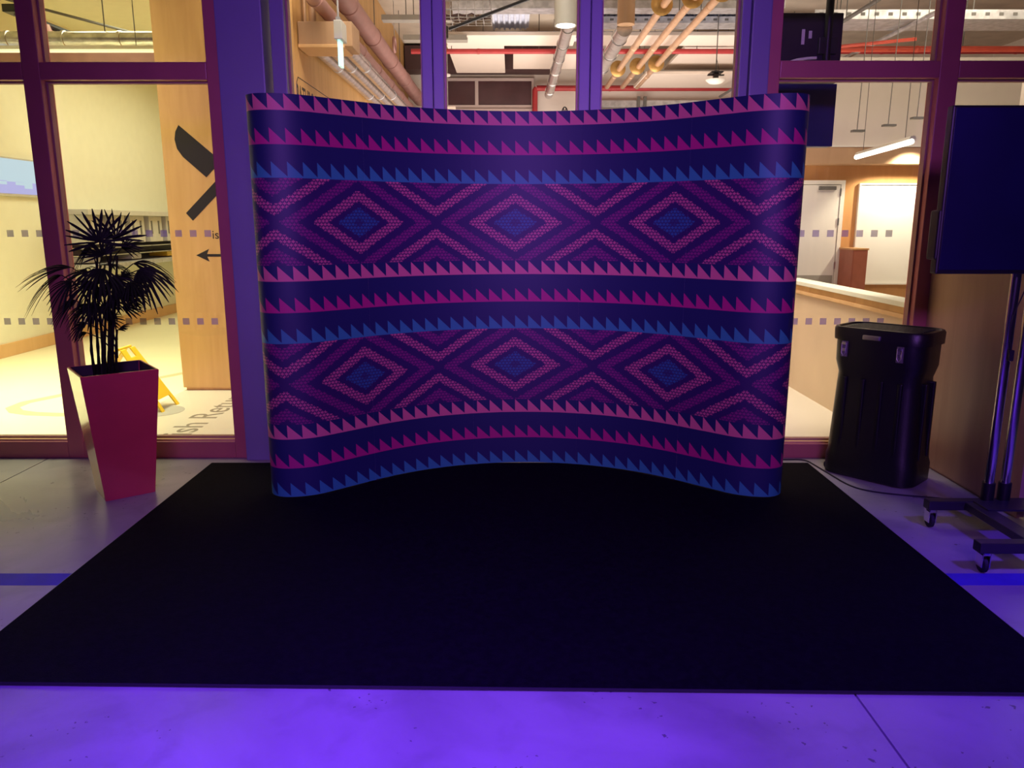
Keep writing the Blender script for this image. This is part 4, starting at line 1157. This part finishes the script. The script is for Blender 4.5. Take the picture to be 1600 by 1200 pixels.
# cream acoustic rafts
rafts = [(-0.98, -0.12, 12.3, 14.45, 4.19, 'cream hanging ceiling panel above the dark panes'),
         (0.02, 1.30, 12.9, 14.1, 4.19, 'cream hanging ceiling panel behind the central silver duct'),
         (2.60, 4.4, 12.3, 14.0, 4.16, 'cream hanging ceiling panel above the dome pendant at right'),
         (2.2, 4.2, 13.4, 14.7, 3.98, 'low cream hanging ceiling panel behind the dome pendant'),
         (-0.95, 0.9, 11.5, 12.15, 4.15, 'narrow cream ceiling panel above red pipe, left of mullion'),
         (1.0, 3.3, 11.5, 12.15, 4.15, 'narrow cream ceiling panel above red pipe, right of mullion')]
for x0, x1, y0, y1, z, lab in rafts:
    t = thing('ceiling_panel', lab, 'panel', ((x0 + x1) / 2, (y0 + y1) / 2, z))
    MB().box(x0, x1, y0, y1, z, z + 0.05, 0.006).build('panel_board', M['baffle'], t)
    for x in (x0 + 0.15, x1 - 0.15):
        for y in (y0 + 0.15, y1 - 0.15):
            rod(t, x, y, z + 0.05, 4.7, 0.004)
# dome pendant at right of centre
pd = thing('dome_pendant', 'cream dome pendant on thin cable near right mullion', 'lamp', (2.83, 11.0, 3.4))
MB().lathe((2.75, 11.0, 3.42), [(0.02, 0.0), (0.08, 0.012), (0.125, 0.045), (0.13, 0.06), (0.03, 0.075)], 'Z', 22).build('dome', M['white'], pd, smooth=True)
MB().box(2.64, 2.86, 10.98, 11.02, 3.53, 3.545).box(2.67, 2.83, 10.9, 11.1, 3.56, 3.572).box(2.72, 2.78, 10.96, 11.04, 3.49, 3.59).build('canopy', M['blackmetal'], pd)
MB().tube([(2.75, 11.0, 3.59), (2.75, 11.0, 4.316)], 0.007, 6).tube([(2.80, 11.0, 3.57), (2.75, 11.0, 3.75)], 0.004, 5).build('cable', M['grey_d'], pd)
# small pendant sensor at left pane
sn = thing('ceiling_sensor', 'tiny white sensor on thin rod before the left dark pane', 'sensor', (-1.1, 13.0, 3.9))
MB().tube([(-1.0, 12.6, 3.35), (-1.0, 12.6, 4.7)], 0.006, 6).build('rod', M['galv'], sn)
MB().lathe((-1.0, 12.6, 3.80), [(0.03, 0), (0.05, 0.01), (0.05, 0.035), (0.02, 0.045)], 'Z', 14).build('sensor_head', M['white'], sn)
MB().box(-1.09, -0.88, 12.55, 12.65, 3.22, 3.36, 0.006).build('sensor_box', M['baffle'], sn)
# sprinkler manifold wheels on the drain pipe, left
vm = thing('pipe_clamp', 'red-brown clamp ring on thick drain pipe near left mullion', 'clamp', (-1.56, 11.0, 3.8))
mb = MB().tube([(-1.56 + 0.0, 10.9 + 0.09 * math.cos(2 * PI * k / 14), 3.90 + 0.09 * math.sin(2 * PI * k / 14)) for k in range(15)], 0.018, 6, caps=False)
mb.build('ring', M['pinkpipe'], vm, smooth=True)
MB().tube([(-1.56, 10.9, 3.99), (-1.56, 10.9, 4.7)], 0.006, 6).build('hanger_rod', M['galv'], vm)

# back wall details at right: shelf line and louvre boxes
sh = thing('wall_trunking', 'long cream trunking low on back wall behind copper pipes', 'trunking', (2.2, 14.95, 3.5))
MB().box(1.25, 4.6, 14.86, 14.99, 3.52, 3.60, 0.004).build('trunking_body', M['white'], sh)
MB().box(1.25, 4.6, 14.90, 14.99, 3.68, 3.80, 0.004).build('trunking_body', M['galv'], sh)
for x in (2.30, 2.42): MB().box(x, x + 0.05, 14.84, 14.90, 3.62, 3.86).build('louvre', M['grey_d'], sh)
# ================================================================== RIGHT ROOM, SEEN THROUGH THE RIGHT WINDOW
hs = thing('hanging_screen', 'dark portrait screen hung on black pole inside right window', 'screen', (2.18, 5.9, 2.1))
MB().box(1.905, 2.345, 5.86, 5.96, 2.125, 2.56, 0.006).build('lower_screen', M['tvblue'], hs)
MB().box(1.905, 2.345, 5.84, 5.96, 2.57, 3.03, 0.006).build('upper_housing', M['tvback'], hs)
MB().tube([(2.235, 5.82, 2.60), (2.235, 5.82, 4.69)], 0.028, 12).build('pole', M['black'], hs, smooth=True)
MB().box(2.17, 2.30, 5.80, 5.86, 2.75, 2.86, 0.004).build('pole_bracket', M['blackmetal'], hs)
for x, z, h in ((2.055, 2.82, 0.10), (2.105, 2.86, 0.05)):
    MB().box(x, x + 0.022, 5.836, 5.84, z, z + h).build('label', M['label_w'], hs)
MB().tube([(1.98, 5.835, 2.70), (2.03, 5.83, 2.715), (2.10, 5.83, 2.725), (2.17, 5.835, 2.73)], 0.010, 8).tube([(2.00, 5.835, 2.705), (2.02, 5.83, 2.66), (2.05, 5.835, 2.60)], 0.010, 8).build('bracket_arm', M['label_w'], hs, smooth=True)
ll = thing('linear_light', 'slanting lit linear lamp over the room behind right window', 'light', (3.6, 7.7, 2.3))
MB().tube([(3.50, 7.0, 2.30), (3.72, 8.6, 2.30)], 0.028, 8).build('lamp_body', M['white'], ll)
MB().tube([(3.49, 7.0, 2.275), (3.71, 8.6, 2.275)], 0.026, 8).build('tube', M['led_w'], ll)
for y, x in ((7.2, 3.53), (8.4, 3.69)): rod(ll, x, y, 2.32, 4.7, 0.003)
for k, (px_, z, lab) in enumerate(((3.95, 2.60, 'small flat spotlight on cable, left one of three'), (4.30, 2.66, 'small flat spotlight on cable, middle one of three'), (4.62, 2.74, 'small flat spotlight on cable, right one of three'))):
    t = thing('cable_spotlight', lab, 'light', (px_, 9.2, z))
    MB().box(px_ - 0.06, px_ + 0.08, 9.16, 9.24, z, z + 0.025, 0.004).build('lamp_body', M['grey_d'], t)
    MB().tube([(px_, 9.2, z + 0.02), (px_ + 0.03, 9.2, 4.69)], 0.005, 5).build('cable', M['grey_d'], t)
t = duct('fire_pipe', (2.9, 10.2, 3.70), (8.6, 10.2, 3.70), 0.035, M['red_o'], 'orange-red pipe crossing the upper right windows', 'pipe', 4, M['red_o'])
MB().tube([(3.52, 10.2, 3.70), (3.52, 10.2, 3.90)], 0.028, 10).build('pipe_stub', M['red_o'], t)
for x in (4.0, 5.6): rod(t, x, 10.2, 3.73, 4.7)
MB().tube([(4.62, 9.4, 3.64), (3.75, 10.2, 3.70), (3.5, 10.85, 3.73)], 0.02, 8).build('branch_pipe', M['red_o'], t, smooth=True)
t = duct('conduit', (3.72, 8.4, 3.80), (3.72, 14.5, 3.80), 0.022, M['grey_d'], 'grey conduit running back through the upper right window', 'conduit', 4, M['grey_d'])
rod(t, 3.72, 9.2, 3.82, 4.7)
duct('conduit', (4.6, 8.4, 3.815), (4.6, 14.5, 3.815), 0.026, M['galv'], 'pale conduit beside orange-red pipe in upper right window', 'conduit', 4, M['galv'])
tray('cable_tray', 3.45, 8.6, 9.7, 3.86, 0.55, 0.10, M['galv'], 'wide pale cable tray across the upper right windows', 'cable tray')
tray('cable_tray', 3.45, 8.6, 8.9, 4.06, 0.20, 0.06, M['white'], 'white tray highest in the upper right windows', 'cable tray', slots=False)
mb = MB()
vb = thing('ventilation_unit', 'grey flexible ventilation unit in the far upper right window', 'vent', (5.6, 8.0, 3.2))
MB().lathe((5.55, 8.0, 3.10), [(0.16, 0), (0.26, 0.06), (0.42, 0.24), (0.44, 0.30), (0.30, 0.36)], 'Z', 20).build('cone', M['galv'], vb, smooth=True)
MB().tube([(5.55, 8.0, 3.44), (5.6, 8.1, 3.8), (5.6, 8.2, 4.69)], 0.20, 14).build('hose', M['silver'], vb, smooth=True)
cl = struct(MB().box(5.05, 5.18, 7.9, 8.05, 0, 4.7).build('trim_3', M['white_wall'], loc=(5.1, 8, 0)))
